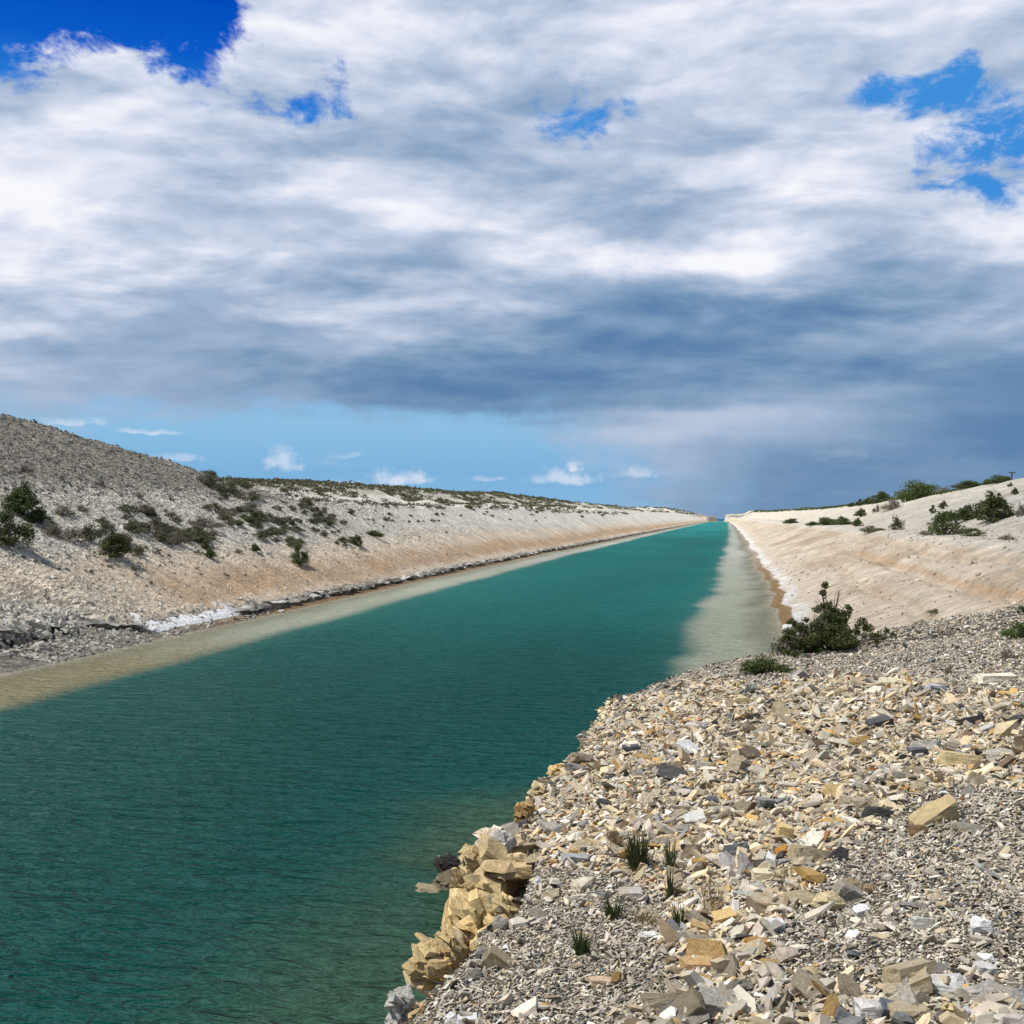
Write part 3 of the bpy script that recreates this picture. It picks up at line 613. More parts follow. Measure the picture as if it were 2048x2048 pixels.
def build_gravel():
    rs = np.random.RandomState(3); P = []; S = []; Cc = []; G = []
    pr = protos(30, 1, .10, .34)
    for (n, d0, d1, s0, s1) in ((95000, 2.6, 6.2, .011, .030), (115000, 6.2, 11.5, .015, .038), (105000, 11.5, 19, .022, .052), (60000, 19, 34, .04, .08),
                              (5500, 2.8, 8, .035, .07), (7000, 8, 16, .04, .085), (3500, 16, 30, .06, .12)):
        x, y = spur_points(n, d0, d1, rs); z = terrain(x, y); c, zz, k = pick_cols(x, y, z, rs)
        s = s0 + (s1 - s0) * rs.rand(len(x)) ** 2.2; s = s * (1 + .9 * zz * (rs.rand(len(x)) < .4))
        P.append(np.stack([x, y, z + s * rs.uniform(-.22, .42, len(x))], 1)); S.append(s); Cc.append(c); G.append(grads(x, y))
    o = scatter_mesh('gravel', np.vstack(P), np.concatenate(S), np.vstack(Cc), pr, MAT_G, 4, .52, np.clip(np.vstack(G), -1.2, 1.2)); tag(o, kind='stuff')
    # slabs too many to count in the stony strips
    P = []; S = []; Cc = []
    for (n, d0, d1, s0, s1) in ((3600, 3.2, 9, .055, .135), (6500, 9, 19, .075, .18)):
        x, y = spur_points(n, d0, d1, rs); z = terrain(x, y); c, zz, k = pick_cols(x, y, z, rs); m_ = (zz > .5) | (rs.rand(len(x)) < .05); x, y, z, c = x[m_], y[m_], z[m_], c[m_]
        s = s0 + (s1 - s0) * rs.rand(len(x)) ** 1.8
        P.append(np.stack([x, y, z + s * rs.uniform(.02, .28, len(x))], 1)); S.append(s); Cc.append(c)
    o = scatter_mesh('slab_rubble', np.vstack(P), np.concatenate(S), np.vstack(Cc), protos(26, 9, .09, .30), MAT_G, 8, .52); tag(o, kind='stuff')
    # stones over the slopes across the canal
    x = rs.uniform(-72, -30.5, 90000); y = 44 + 150 * rs.rand(90000) ** 1.5; z, dl, dr, s_, n1, n2, rl, _ = terrain(x, y, True); h = z - WATER
    dens = np.where(h < 1.0, .9 * (y < 72), .30 + .6 * sst(h, 6, 9)); dens = np.where((h > 1.2) & (h < 3.2) & (y > 62), .12, dens)
    u, v, D = topx(x, y, z); k = (dl > .1) & (rs.rand(len(x)) < dens) & (u > -150) & (y < 150) & (rs.rand(len(x)) < .55); x, y, z, h = x[k], y[k], z[k], h[k]; n = len(x)
    s = .10 + .30 * rs.rand(n) ** 3.0; b = rs.uniform(.6, 1.2, (n, 1)); c = np.array([[.60, .56, .48]]) * b
    c = c * np.where(h > 8.8, .48, 1.)[:, None]; c[h < .9] *= .75
    yy = rs.uniform(40, 57, 1600); dd = rs.uniform(3.8, 8.2, 1600); hh = np.interp(dd, [3.8, 4.5, 5.5, 7, 8.2], [.6, 1.25, 1.5, 1.7, 2.0])
    x = np.concatenate([x, wl(yy) - dd]); y = np.concatenate([y, yy]); z = np.concatenate([z, WATER + hh]); s = np.concatenate([s, .16 + .45 * rs.rand(1600) ** 2.5]); c = np.vstack([c, np.array([[.46, .43, .37]]) * rs.uniform(.5, 1.4, (1600, 1))])
    o = scatter_mesh('slope_rubble', np.stack([x, y, z + s * .1], 1), s, np.clip(c, .02, .8), protos(12, 19, .35, .8), MAT_G, 18, .4, grads(x, y, .5)); tag(o, kind='stuff')
    # the rubble thins out beyond the spur
    x = rs.uniform(2, 34, 90000); y = rs.uniform(19, 48, 90000); z, dl, dr, s_, n1, n2, rl, _ = terrain(x, y, True); u, v, D = topx(x, y, z)
    k = (s_ < .5) & (z > WATER + .3) & (u < 2150) & (rs.rand(90000) < np.exp(s_ / 4.5) * .8); x, y, z = x[k], y[k], z[k]; s = .04 + .10 * rs.rand(len(x)) ** 2; c, _, _ = pick_cols(x, y, z, rs)
    o = scatter_mesh('gravel_fringe', np.stack([x, y, z + s * .1], 1), s, c, protos(12, 39, .3, .7), MAT_G, 38, .4, np.clip(grads(x, y, .3), -1, 1)); tag(o, kind='stuff')
    # grit on the slope to the right beyond the spur
    x = rs.uniform(5, 60, 60000); y = rs.uniform(26, 150, 60000); z, dl, dr, s_, n1, n2, rl, _ = terrain(x, y, True); h = z - WATER; u, v, D = topx(x, y, z)
    k = (s_ < 0) & (u < 2200) & (rs.rand(60000) < np.where(h > 5, .22, .16)); x, y, z = x[k], y[k], z[k]; s = .05 + .26 * rs.rand(len(x)) ** 5; c = np.array([[.50, .44, .36]]) * rs.uniform(.55, 1.25, (len(x), 1))
    o = scatter_mesh('scattered_stones', np.stack([x, y, z + s * .1], 1), s, np.clip(c, .02, .8), protos(12, 29, .35, .8), MAT_G, 28, .4, grads(x, y, .5)); tag(o, kind='stuff')
build_gravel()

# ------------------------------------------------------------------ rock ledge along the far shore
def build_ledge():
    m = NT('ledge_rock'); g = m.coord('Object'); v = m.coord('Object', (.8, .55, 1.6))
    n = m.noise(v, 1.3, 8, .7, .5); n2 = m.noise(g, 6, 6, .7); cell = m.new('ShaderNodeSeparateColor'); m.L.new(m.vor(v, 1.2), cell.inputs[0])
    a_ = m.new('ShaderNodeAttribute'); a_.attribute_name = 'tint'
    c = m.mix(m.mr(n, .42, .60), (.085, .075, .06, 1), (.44, .41, .35, 1)); c = m.mix(m.mr(cell.outputs[0], .72, .86, 0, .8), c, (.66, .65, .61, 1))
    c = m.mix(m.math('MULTIPLY', a_.outputs['Alpha'], m.mr(n2, .18, .36)), c, (.86, .86, .87, 1)); f = m.mr(n2, .3, .7, .75, 1.15)
    s = m.new('ShaderNodeVectorMath', operation='SCALE'); m.L.new(c, s.inputs[0]); m.L.new(f, s.inputs['Scale']); m.L.new(s.outputs[0], m.p.inputs['Base Color'])
    m.L.new(m.bump(m.math('ADD', n, m.math('MULTIPLY', n2, .4)), .8, .3), m.p.inputs['Normal'])
    ys = [38.0]
    while ys[-1] < 2150: ys.append(ys[-1] * 1.0022)
    ys = np.array(ys); L_ = wl(ys); near = 1 - sst(ys, 51, 56); smooth = sst(ys, 54.5, 56.5) * (1 - sst(ys, 66, 68))
    pf = np.array([(1.15, -.15), (1.1, .1), (1.15, .35), (1.0, .6), (1.12, .80), (1.35, .95), (1.7, 1.02), (2.2, 1.08), (2.8, 1.12), (3.5, 1.10), (4.2, 1.1)])
    pn = np.array([(4.6, .1), (4.9, .35), (5.6, .55), (5.7, .80), (4.9, .95), (4.3, 1.10), (4.5, 1.32), (5.2, 1.45), (6.0, 1.55), (7.0, 1.68), (8.0, 1.80)])
    psm = np.array([(1.2, -.1), (1.3, .2), (1.6, .42), (2.0, .62), (2.4, .80), (2.8, .96), (3.1, 1.1), (3.4, 1.2), (3.8, 1.30), (4.3, 1.38), (4.8, 1.45)])
    V = []; K = len(pf); al = []
    for j in range(K):
        d = pf[j, 0] * (1 - near) + pn[j, 0] * near; h = pf[j, 1] * (1 - near) + pn[j, 1] * near
        d = d * (1 - smooth) + psm[j, 0] * smooth; h = h * (1 - smooth) + psm[j, 1] * smooth
        w = math.sin(math.pi * j / (K - 1)) ** .5 if 0 < j < K - 1 else 0
        blk = np.floor(ys / 1.3 + .8 * vn(ys / 2, ys * 0 + j * .12, 3)); bn = _T[(blk.astype(int) * 7) & 511, (j // 3 * 13) & 511] - .5
        amp = (1 - .8 * smooth)
        d = d + w * amp * ((.9 + .4 * near) * bn + (.35 + .5 * near) * fbm(ys / 1.1, ys * 0 + j * .5, 3, 5)); h = np.where(h > .2, .2 + (h - .2) * (.68 + .32 * smooth + .32 * near), h)
        h = np.where(h > .2, h * (1 - .35 * (1 - near) * (1 - smooth) * (.5 - .5 * vn(ys / 9, ys * 0, 12))), h) + w * amp * .26 * fbm(ys / .8, ys * 0 + j * .7, 3, 8)
        if j >= K - 2: h = h - .25 * (j - K + 3)
        V.append(np.stack([L_ - d, ys, WATER + h], 1)); al.append(np.clip(smooth * (1 if 1 <= j <= 9 else 0) * .95 + .22 * near * ((j >= 6) & (j < 10)) * sst(fbm(ys / 2.2, ys * 0 + j * .3, 3, 55), -.15, .35), 0, 1))
    V = np.stack(V, 1); n = len(ys); al = np.stack(al, 1).reshape(-1)
    idx = np.arange(n * K).reshape(n, K); Q = np.stack([idx[:-1, :-1], idx[1:, :-1], idx[1:, 1:], idx[:-1, 1:]], -1).reshape(-1, 4)
    cv = np.concatenate([np.full((n * K, 3), .5), al[:, None]], 1)
    o = np_mesh('rock_ledge', V.reshape(-1, 3), Q, m.m, col=cv); tag(o, 'long broken grey and white rock ledge along the waterline of the far bank', 'rock ledge')
build_ledge()

# ------------------------------------------------------------------ single stones
def rock_mesh(name, seed, dims, rough=.05, cuts=3, rounded=0., bed=.0, kind='slab'):
    r = random.Random(seed); pts = []
    if kind == 'slab': pts = [(x, y, z / .5 * .5) for x, y, z in shard_pts(r, 1.0)] ; pts = [(x / .5 * .5, y / .39 * .5, z) for x, y, z in pts]
    elif kind == 'block':
        for sx in (-.5, .5):
            for sy in (-.5, .5):
                for sz in (-.5, .5):
                    if r.random() < .18:
                        pts += [(sx * .55, sy, sz), (sx, sy * .5, sz), (sx, sy, sz * .5)]
                    else: pts.append((sx * r.uniform(.72, 1), sy * r.uniform(.72, 1), sz * r.uniform(.75, 1)))
    elif kind == 'crag':
        for i in range(34):
            v = Vector((r.uniform(-1, 1), r.uniform(-1, 1), r.uniform(-1, 1))); q = (abs(v.x) ** 3.4 + abs(v.y) ** 3.4 + abs(v.z) ** 3.4) ** (1 / 3.4)
            v = v / q * .5; pts.append((v.x * r.uniform(.84, 1), v.y * r.uniform(.84, 1), v.z * r.uniform(.84, 1)))
    else:
        for i in range(26):
            v = Vector((r.gauss(0, 1), r.gauss(0, 1), r.gauss(0, 1))).normalized() * .5; pts.append(tuple(v * r.uniform(.85, 1)))
    if kind == 'stack':
        bm = bmesh.new()
        t0, t1 = .30 + r.gauss(0, .06), .42 + r.gauss(0, .06)
        for i in range(30):
            b2 = hull(shard_pts(r, r.uniform(.14, .34))); sc_ = r.uniform(.34, .88)
            M_ = Matrix.Translation((r.uniform(-.24, .24), r.uniform(-.26, .26), r.uniform(-.42, .42))) @ Euler((t0 + r.gauss(0, .10), t1 + r.gauss(0, .10), r.uniform(0, 6.28))).to_matrix().to_4x4() @ Matrix.Scale(sc_, 4)
            b2.transform(M_); t_ = bpy.data.meshes.new('t'); b2.to_mesh(t_); b2.free(); bm.from_mesh(t_); bpy.data.meshes.remove(t_)
    else: bm = hull(pts)
    bmesh.ops.subdivide_edges(bm, edges=bm.edges[:], cuts=cuts, use_grid_fill=True)
    if rounded: bmesh.ops.smooth_vert(bm, verts=bm.verts, factor=rounded, use_axis_x=True, use_axis_y=True, use_axis_z=True)
    for v in bm.verts:
        p = v.co.copy(); o = seed * 3.7
        n = float(fbm(np.array([p.x * 4 + p.z * 3 + o]), np.array([p.y * 4 - p.z * 2.5 + o]), 3, 3)[0])
        v.co += p.normalized() * n * rough if p.length > 1e-6 else Vector()
        if bed:
            q = p.z * 7 + p.x * 1.3 + n * .6; t = q - math.floor(q); v.co.x *= 1 + bed * (abs(t - .5) - .25); v.co.y *= 1 + bed * (abs(t - .5) - .25)
        if kind == 'crag':   # joints split the face into offset blocks
            a = p.x * .8 + p.z * .6 + n * .05; b = p.z * .8 - p.x * .5 + p.y * .4; e_ = p.y * .9 + p.x * .3
            ha = _T[int(math.floor(a * 5.1)) * 37 & 511, (int(math.floor(b * 6.3)) * 91 + int(math.floor(e_ * 4.7)) * 17 + seed * 5) & 511]
            v.co *= 1 + (ha - .5) * .26
            for f_, kk in ((a * 5.1, .07), (b * 6.3, .07)):
                t = f_ - math.floor(f_); v.co *= 1 - kk * math.exp(-(min(t, 1 - t) / .07) ** 2)
        v.co.x *= dims[0]; v.co.y *= dims[1]; v.co.z *= dims[2]
    me = bpy.data.meshes.new(name); bm.to_mesh(me); bm.free(); me.materials.append(MAT_R); return me
def place_rock(px, py, wpx, hpx, colr, label, kind='slab', thick=None, yaw=0., tilt=(0, 0), depth=.8, seed=1, D=None, cat='stone', name='stone', rough=.06, bed=0., rounded=0., cuts=3, sink=.3, sub=None):
    if D is None:
        g = at(px, py + hpx * .25)
        if g is None: return None
        x, y, z, D = g
    else:
        x, y, z = world(px, D, py)
    w = wpx / F * D; h = hpx / F * D
    t = thick if thick else h * .9
    me = rock_mesh(name, seed, (w, w * depth, t), rough, cuts, rounded, bed, kind)
    o = mesh_obj(name, me); o.location = (x, y, z + (t * (.5 - sink) if D and sink is not None else 0)); o.rotation_euler = (tilt[0], tilt[1], PSI + yaw)
    o.color = (*(PAL[colr] if isinstance(colr, str) else colr), 1)
    if label: tag(o, label, cat)
    return o
def rocks():
    A = place_rock
    A(1990, 1358, 92, 26, (.74, .69, .54), 'long pale cream block lying flat near the right edge, farthest large stone up the spur', 'block', seed=3, yaw=.1, depth=.45, bed=.1)
    A(1778, 1364, 66, 18, (.56, .52, .37), 'flat greenish cream slab near the top of the stony strip', 'slab', seed=4, yaw=.15, depth=.7, tilt=(.15, -.1))
    A(1745, 1382, 74, 16, (.70, .66, .53), 'thin cream white slab leaning just below the greenish cream slab', 'slab', seed=5, yaw=.2, depth=.5, tilt=(.25, -.15))
    A(1872, 1376, 50, 24, (.46, .46, .49), 'blue grey splintered slab with parallel dark grooves', 'slab', seed=6, yaw=-.5, depth=.6, bed=.3, tilt=(.25, .1))
    A(1918, 1520, 84, 42, (.66, .54, .30), 'big yellow and pale grey block with brown banding on its right end', 'block', seed=7, yaw=-.15, depth=.6, tilt=(-.1, .12))
    A(1900, 1540, 50, 15, (.72, .66, .55), 'cream slab tucked under the big yellow and grey block', 'slab', seed=8, depth=.5)
    A(2010, 1463, 66, 44, (.72, .61, .38), 'large cream yellow angular slab at the right edge, tilted up', 'slab', seed=9, yaw=.5, tilt=(.35, -.45), depth=.7, thick=.16)
    A(1866, 1633, 112, 46, (.58, .46, .25), 'large slanting yellow stone with a rough brown end, alone on fine grey gravel', 'block', seed=10, yaw=.25, tilt=(.1, -.42), depth=.4, bed=.15, rough=.12)
    A(1835, 1660, 48, 30, (.26, .17, .09), 'rough brown lump at the lower end of the large slanting yellow stone', 'round', seed=110, depth=.6, rough=.15)
    A(1568, 1668, 34, 58, (.72, .58, .30), 'upright yellow block standing in the middle of the stony strip', 'block', seed=11, tilt=(.1, .1), depth=.6, bed=.15)
    A(1660, 1582, 52, 54, (.74, .56, .27), 'pointed bright yellow slab standing up above the middle of the strip', 'slab', seed=12, tilt=(.7, .2), thick=.14, depth=.9)
    A(1624, 1678, 62, 40, (.70, .66, .55), 'broad pale grey cream slab beside the upright yellow block', 'slab', seed=13, tilt=(.35, .1), thick=.10)
    A(1720, 1606, 56, 46, (.44, .37, .27), 'bulky brown grey stone on the edge of the fine gravel', 'round', seed=14, rough=.12)
    A(1632, 1380, 46, 18, 'cream', 'small thin cream slab at the upper edge of the strip', 'slab', seed=15)
    A(1757, 1446, 52, 30, (.10, .10, .11), 'black angular stone in the upper part of the strip', 'block', seed=16, tilt=(.2, -.3), depth=.6)
    A(1835, 1505, 40, 30, (.12, .12, .13), 'dark slate block left of the big yellow and grey block', 'block', seed=17, depth=.7)
    A(1425, 1598, 34, 26, (.10, .10, .12), 'near black chunk at the left of the stony strip', 'round', seed=18, rough=.1)
    A(1650, 1473, 36, 36, (.60, .57, .44), 'rounded pale olive stone in the middle of the upper strip', 'round', seed=19, rough=.08)
    A(1530, 1608, 34, 34, (.30, .29, .27), 'dark grey block below the near black chunk', 'block', seed=20)
    A(1563, 1704, 28, 28, (.48, .24, .05), 'orange brown wedge below the upright yellow block', 'block', seed=21, tilt=(.3, -.4), depth=.6)
    A(1548, 1692, 44, 14, (.66, .52, .30), 'thin flat yellow slab left of the orange brown wedge', 'slab', seed=22, depth=.6)
    A(1655, 1800, 70, 56, (.66, .55, .33), 'large bedded yellow rock with grey split layers on its right side', 'round', seed=23, rough=.14, bed=.25)
    A(1690, 1790, 50, 62, (.36, .33, .27), 'grey layered slab splitting off the large bedded yellow rock', 'block', seed=24, tilt=(.0, .5), depth=.8, bed=.5)
    A(1706, 1762, 44, 56, (.38, .29, .18), 'tall leaning brown slab over a dark hollow', 'slab', seed=25, tilt=(.6, .7), thick=.07)
    A(1736, 1775, 34, 28, (.34, .24, .14), 'rusty brown stone at the right end of the dark hollow', 'round', seed=26, rough=.12)
    A(1960, 1852, 52, 66, (.80, .80, .79), 'large white stone with a grey left flank near the right edge', 'round', seed=27, rough=.10, depth=.8)
    A(1967, 1912, 42, 26, (.84, .84, .82), 'white knobbly stone sitting on a white forked stone at the right edge', 'round', seed=28, rough=.18)
    A(1968, 1942, 46, 40, (.62, .61, .57), 'white and grey forked stone under the knobbly white one', 'block', seed=29, rough=.14)
    A(2005, 1950, 30, 16, (.80, .78, .74), 'small oval white stone right of the forked stone', 'round', seed=30)
    A(1844, 1846, 44, 34, (.54, .53, .46), 'square pale grey slab standing in fine gravel near the right edge', 'block', seed=31, depth=.35, tilt=(-.2, 0))
    A(1848, 1824, 54, 9, (.36, .35, .29), 'thin olive grey slab lying on top of the square pale grey slab', 'slab', seed=32, depth=.6)
    A(1775, 2022, 46, 46, (.13, .14, .17), 'dark blue grey angular block at the bottom of the stony ground', 'block', seed=33, tilt=(.2, .35), rough=.03)
    A(1735, 2020, 52, 50, (.78, .76, .72), 'chalk white block beside the dark blue grey block at the bottom', 'block', seed=34, rough=.10)
    A(1828, 2026, 40, 60, (.72, .60, .34), 'tall yellow slab right of the dark blue grey block', 'slab', seed=35, tilt=(.8, .3), thick=.06)
    A(1898, 2010, 50, 56, (.56, .43, .20), 'ochre yellow curved slab near the bottom right', 'slab', seed=36, tilt=(.7, -.3), thick=.06)
    A(1926, 2018, 30, 34, (.50, .52, .54), 'blue grey pointed slab near the bottom right', 'slab', seed=37, tilt=(.8, .2), thick=.04)
    A(2000, 2035, 56, 30, (.66, .61, .52), 'cream grey boulder in the bottom right corner', 'round', seed=38)
    A(1618, 1950, 62, 56, (.50, .43, .28), 'rounded olive brown stone low in the middle of the stony ground', 'round', seed=39, rough=.08, depth=.8)
    A(1632, 1972, 84, 22, (.58, .53, .42), 'long curved grey flake lying across the rounded olive brown stone', 'slab', seed=40, yaw=.3, tilt=(.2, -.2), depth=.4)
    A(1570, 1905, 66, 44, (.55, .46, .37), 'broad pinkish grey slab above the rounded olive brown stone', 'slab', seed=41, yaw=.3, tilt=(.35, -.15), thick=.07)
    A(1515, 1885, 50, 22, (.42, .24, .08), 'flat rusty orange slab with a dark gap under it', 'block', seed=42, depth=.6)
    A(1512, 1930, 56, 40, (.60, .50, .36), 'pinkish cream slab with a straight dark right edge', 'slab', seed=43, tilt=(.4, .1), thick=.05)
    A(1552, 1850, 34, 34, (.70, .70, .69), 'grey white block beside the flat rusty orange slab', 'block', seed=44)
    A(1706, 1868, 34, 22, (.84, .84, .83), 'bright white angular stone in the middle of the ground', 'slab', seed=45, tilt=(.3, .2))
    A(1722, 1822, 32, 26, (.82, .81, .80), 'white angular stone below the large bedded yellow rock', 'block', seed=46, tilt=(.2, -.3))
    A(1394, 1930, 66, 32, (.52, .34, .16), 'smooth orange brown block with a peaked front', 'block', seed=47, depth=.7, rough=.02)
    A(1384, 1906, 52, 20, (.54, .38, .18), 'flat ochre slab resting behind the orange brown block', 'slab', seed=48, depth=.7)
    A(1445, 1928, 24, 40, (.42, .43, .44), 'grey oval stone upright beside the orange brown block', 'round', seed=49, rough=.08)
    A(1395, 1855, 38, 30, (.54, .38, .18), 'brownish yellow cube shaped stone below the dry grass', 'block', seed=50, tilt=(.2, .3))
    A(1448, 1836, 50, 34, (.56, .40, .18), 'ochre faceted stone right of the brownish yellow cube', 'block', seed=51, tilt=(.1, -.2))
    A(1298, 1867, 44, 24, (.80, .79, .74), 'white knobbly stone left of its twin below the grass', 'round', seed=52, rough=.14, depth=.7)
    A(1357, 1867, 36, 20, (.78, .77, .73), 'smaller white stone right of the white knobbly one below the grass', 'round', seed=53, rough=.14, depth=.7)
    A(1213, 1961, 74, 18, (.62, .46, .31), 'long flat pinkish tan plank shaped stone low in front', 'block', seed=54, depth=.3, yaw=-.05)
    A(1100, 2010, 62, 20, (.56, .36, .13), 'long orange flake of stone near the lower edge', 'slab', seed=55, yaw=.35, depth=.4, tilt=(0, -.2))
    A(1010, 2000, 64, 24, (.60, .50, .38), 'long pinkish cream flake left of the orange flake', 'slab', seed=56, yaw=.6, depth=.4, tilt=(0, -.3))
    A(1093, 1940, 40, 24, (.74, .68, .54), 'crumbly cream white lump in fine gravel low in front', 'round', seed=57, rough=.2)
    A(1068, 1845, 28, 24, (.07, .07, .075), 'black stone in fine gravel right of the cliff', 'round', seed=58, rough=.05)
    A(1035, 1848, 34, 26, (.68, .63, .52), 'pale cream block left of the black stone', 'block', seed=59, yaw=.4)
    A(1168, 1767, 56, 36, (.66, .60, .46), 'broad cream slab sloping down behind the lower grass', 'slab', seed=60, tilt=(.4, .15), thick=.07)
    A(1105, 1785, 60, 30, (.52, .45, .31), 'tan pointed slab left of the broad cream slab', 'slab', seed=61, yaw=.5, tilt=(.35, -.2), thick=.06)
    A(1150, 1703, 24, 20, (.58, .40, .20), 'small orange tan cube left of the large grass tuft', 'block', seed=62)
    A(1190, 1685, 50, 26, (.68, .55, .34), 'cream slab with an orange top left of the large grass tuft', 'slab', seed=63, tilt=(.3, .1))
    A(1264, 1788, 54, 28, (.46, .43, .38), 'grey faceted stone with a rusty underside between the grass tufts', 'block', seed=64)
    A(1350, 1700, 50, 28, (.62, .50, .30), 'rounded yellow tan slab behind the slim grass tuft', 'slab', seed=65, tilt=(.3, 0))
    A(1396, 1728, 28, 30, (.58, .38, .12), 'ochre block right of the slim grass tuft', 'block', seed=66)
    A(1524, 1751, 40, 30, (.66, .58, .40), 'squarish cream block in the middle of the stony strip', 'block', seed=67)
    A(1563, 1745, 40, 46, (.56, .48, .28), 'olive yellow slab leaning in the middle of the stony strip', 'slab', seed=68, tilt=(.7, -.1), thick=.08)
    A(1600, 1722, 54, 42, (.66, .58, .40), 'wrinkled cream slab above the olive yellow leaning slab', 'slab', seed=69, tilt=(.6, -.1), thick=.08, rough=.14)
    A(1455, 1470, 60, 20, 'grey', 'long grey slab pointing up the strip', 'slab', seed=70, yaw=.6, depth=.4)
    A(1590, 1478, 60, 18, (.62, .56, .48), 'long pale slab set diagonally in the upper strip', 'slab', seed=71, yaw=.7, depth=.3, tilt=(.1, -.2))
    A(1485, 1402, 40, 26, (.70, .58, .34), 'yellow cream stone near the left end of the upper strip', 'slab', seed=72, tilt=(.3, 0))
    A(1262, 1497, 36, 20, (.10, .10, .11), 'dark stone near the spur edge above the water', 'block', seed=73)
    A(948, 1948, 44, 36, (.30, .28, .23), 'grey stone with a pale cap above the low cliff end', 'round', seed=74, rough=.1)
    A(1000, 1845, 44, 44, (.36, .34, .29), 'grey rounded stone on top of the yellow cliff', 'round', seed=75, rough=.08)
    A(965, 1900, 30, 30, (.38, .36, .32), 'brownish grey stone on the lower lip of the yellow cliff', 'round', seed=76, rough=.08)
    A(1075, 1750, 22, 62, (.66, .68, .70), 'narrow blue white slab standing on end above the cliff', 'slab', seed=77, tilt=(1.3, .3), thick=.04)
    A(905, 2035, 44, 22, (.76, .74, .71), 'white stone with a rust red underside at the lower edge', 'slab', seed=78)
    A(935, 2040, 46, 30, (.78, .78, .78), 'white block beside the rust red one at the lower edge', 'block', seed=79)
    # stones of the steep rim above the water
    O = dict(depth=1.0, sink=None, cat='rock', name='rock_outcrop', cuts=3, kind='stack')
    A(1000, 1762, 153, 129, (0.550, 0.420, 0.230), 'large cracked yellow brown rock face forming the steep rim above the water', seed=80, D=6.5, rough=.075, tilt=(.1, .45), **O)
    A(955, 1830, 133, 129, (0.726, 0.550, 0.271), 'bright yellow fractured rock face below the cracked yellow brown one', seed=81, D=5.9, rough=.075, tilt=(.15, .5), **O)
    A(932, 1915, 101, 149, (0.770, 0.600, 0.312), 'pale yellow upright rock face beside the rounded boulder', seed=82, D=5.3, rough=.075, tilt=(0, .25), **O)
    A(925, 1780, 61, 80, (0.440, 0.320, 0.164), 'brown seamed rock wedged behind the yellow rock faces', seed=87, D=6.2, rough=.075, tilt=(.2, .3), **O)
    A(862, 1925, 99, 97, (0.682, 0.520, 0.262), 'rounded yellow boulder with curved cracks jutting over the water', seed=83, D=5.0, rough=.075, tilt=(.1, .3), **O)
    A(890, 1888, 71, 80, (0.638, 0.480, 0.246), 'yellow split slab between the boulder and the rock face', seed=84, D=5.25, rough=.075, tilt=(0, .6), **O)
    A(985, 1690, 82, 83, (0.740, 0.700, 0.610), 'whitish rock with a smooth left flank on the rim', seed=85, D=7.0, rough=.075, tilt=(.2, .4), **O)
    A(1025, 1700, 61, 49, (0.660, 0.520, 0.312), 'cream broken rock right of the whitish rock on the rim', seed=95, D=7.1, rough=.075, tilt=(.2, .2), **O)
    A(797, 2010, 61, 89, (0.560, 0.540, 0.480), 'pale grey streaked block at the lowest corner of the spur', seed=86, D=4.25, rough=.075, tilt=(0, .25), **O)
    A(840, 2025, 71, 60, (0.506, 0.380, 0.213), 'tan crumbling rock right of the pale grey streaked block', seed=98, D=4.4, rough=.075, **O)
    A(1047, 1624, 44, 55, (0.484, 0.320, 0.139), 'rusty brown slab on the rim above the whitish rock', seed=88, D=7.7, rough=.075, tilt=(.1, .4), **O)
    A(1075, 1588, 44, 40, (0.682, 0.540, 0.312), 'cream block on the rim where it bends toward the far end', seed=89, D=8.5, rough=.075, tilt=(0, .3), **O)
    A(1112, 1542, 38, 33, (0.704, 0.500, 0.230), 'small yellow block high on the rim', seed=90, D=9.4, rough=.075, tilt=(.3, .2), **O)
    A(1040, 1745, 98, 86, (0.682, 0.520, 0.279), 'cream yellow bedded rock where the gravel meets the cracked rim face', seed=181, D=6.7, rough=.04, **O)
    A(1000, 1835, 80, 95, (0.726, 0.560, 0.295), 'yellow bedded rock between the bright fractured face and the gravel', seed=182, D=5.9, rough=.04, **O)
    A(905, 1975, 80, 78, (0.660, 0.520, 0.295), 'tan yellow ledge under the upright rock face, low on the rim', seed=183, D=4.95, rough=.04, **O)
    A(945, 1735, 62, 95, (0.616, 0.470, 0.254), 'yellow grey rock below the whitish rock, facing the water', seed=184, D=6.7, rough=.04, **O)
    # rock standing in the shallows
    x, y, _ = world(905, 19.6, 1762); me = rock_mesh('boulder', 91, (.85, .8, .5), .25, 4, 0, .1, 'round'); o = mesh_obj('boulder', me); o.location = (x, y, WATER + .06); o.color = (.20, .17, .11, 1)
    tag(o, 'low olive rock standing in the shallow water beside the cliff', 'rock')
    x, y, _ = world(896, 20.0, 1745); me = rock_mesh('boulder', 92, (.55, .4, .34), .45, 4, 0, .0, 'round'); o = mesh_obj('boulder', me); o.location = (x, y, WATER + .27); o.color = (.035, .033, .03, 1)
    tag(o, 'black jagged rock on top of the low rock in the shallow water', 'rock')
    x, y, _ = world(852, 19.4, 1762); me = rock_mesh('boulder', 97, (.7, .5, .14), .2, 3, 0, .0, 'round'); o = mesh_obj('boulder', me); o.location = (x, y, WATER + .0); o.color = (.26, .22, .14, 1)
    tag(o, 'flat brown rock just breaking the water left of the low dark rock', 'rock')
    g = at(85, 1300)
    if g:
        me = rock_mesh('boulder', 93, (1.1, .9, .7), .08, 3, 0, 0, 'round'); o = mesh_obj('boulder', me); o.location = (g[0], g[1], g[2] + .15); o.color = (.52, .49, .42, 1)
        tag(o, 'single pale boulder on the rubble beach across the canal', 'boulder')
    g = at(1583, 1252)
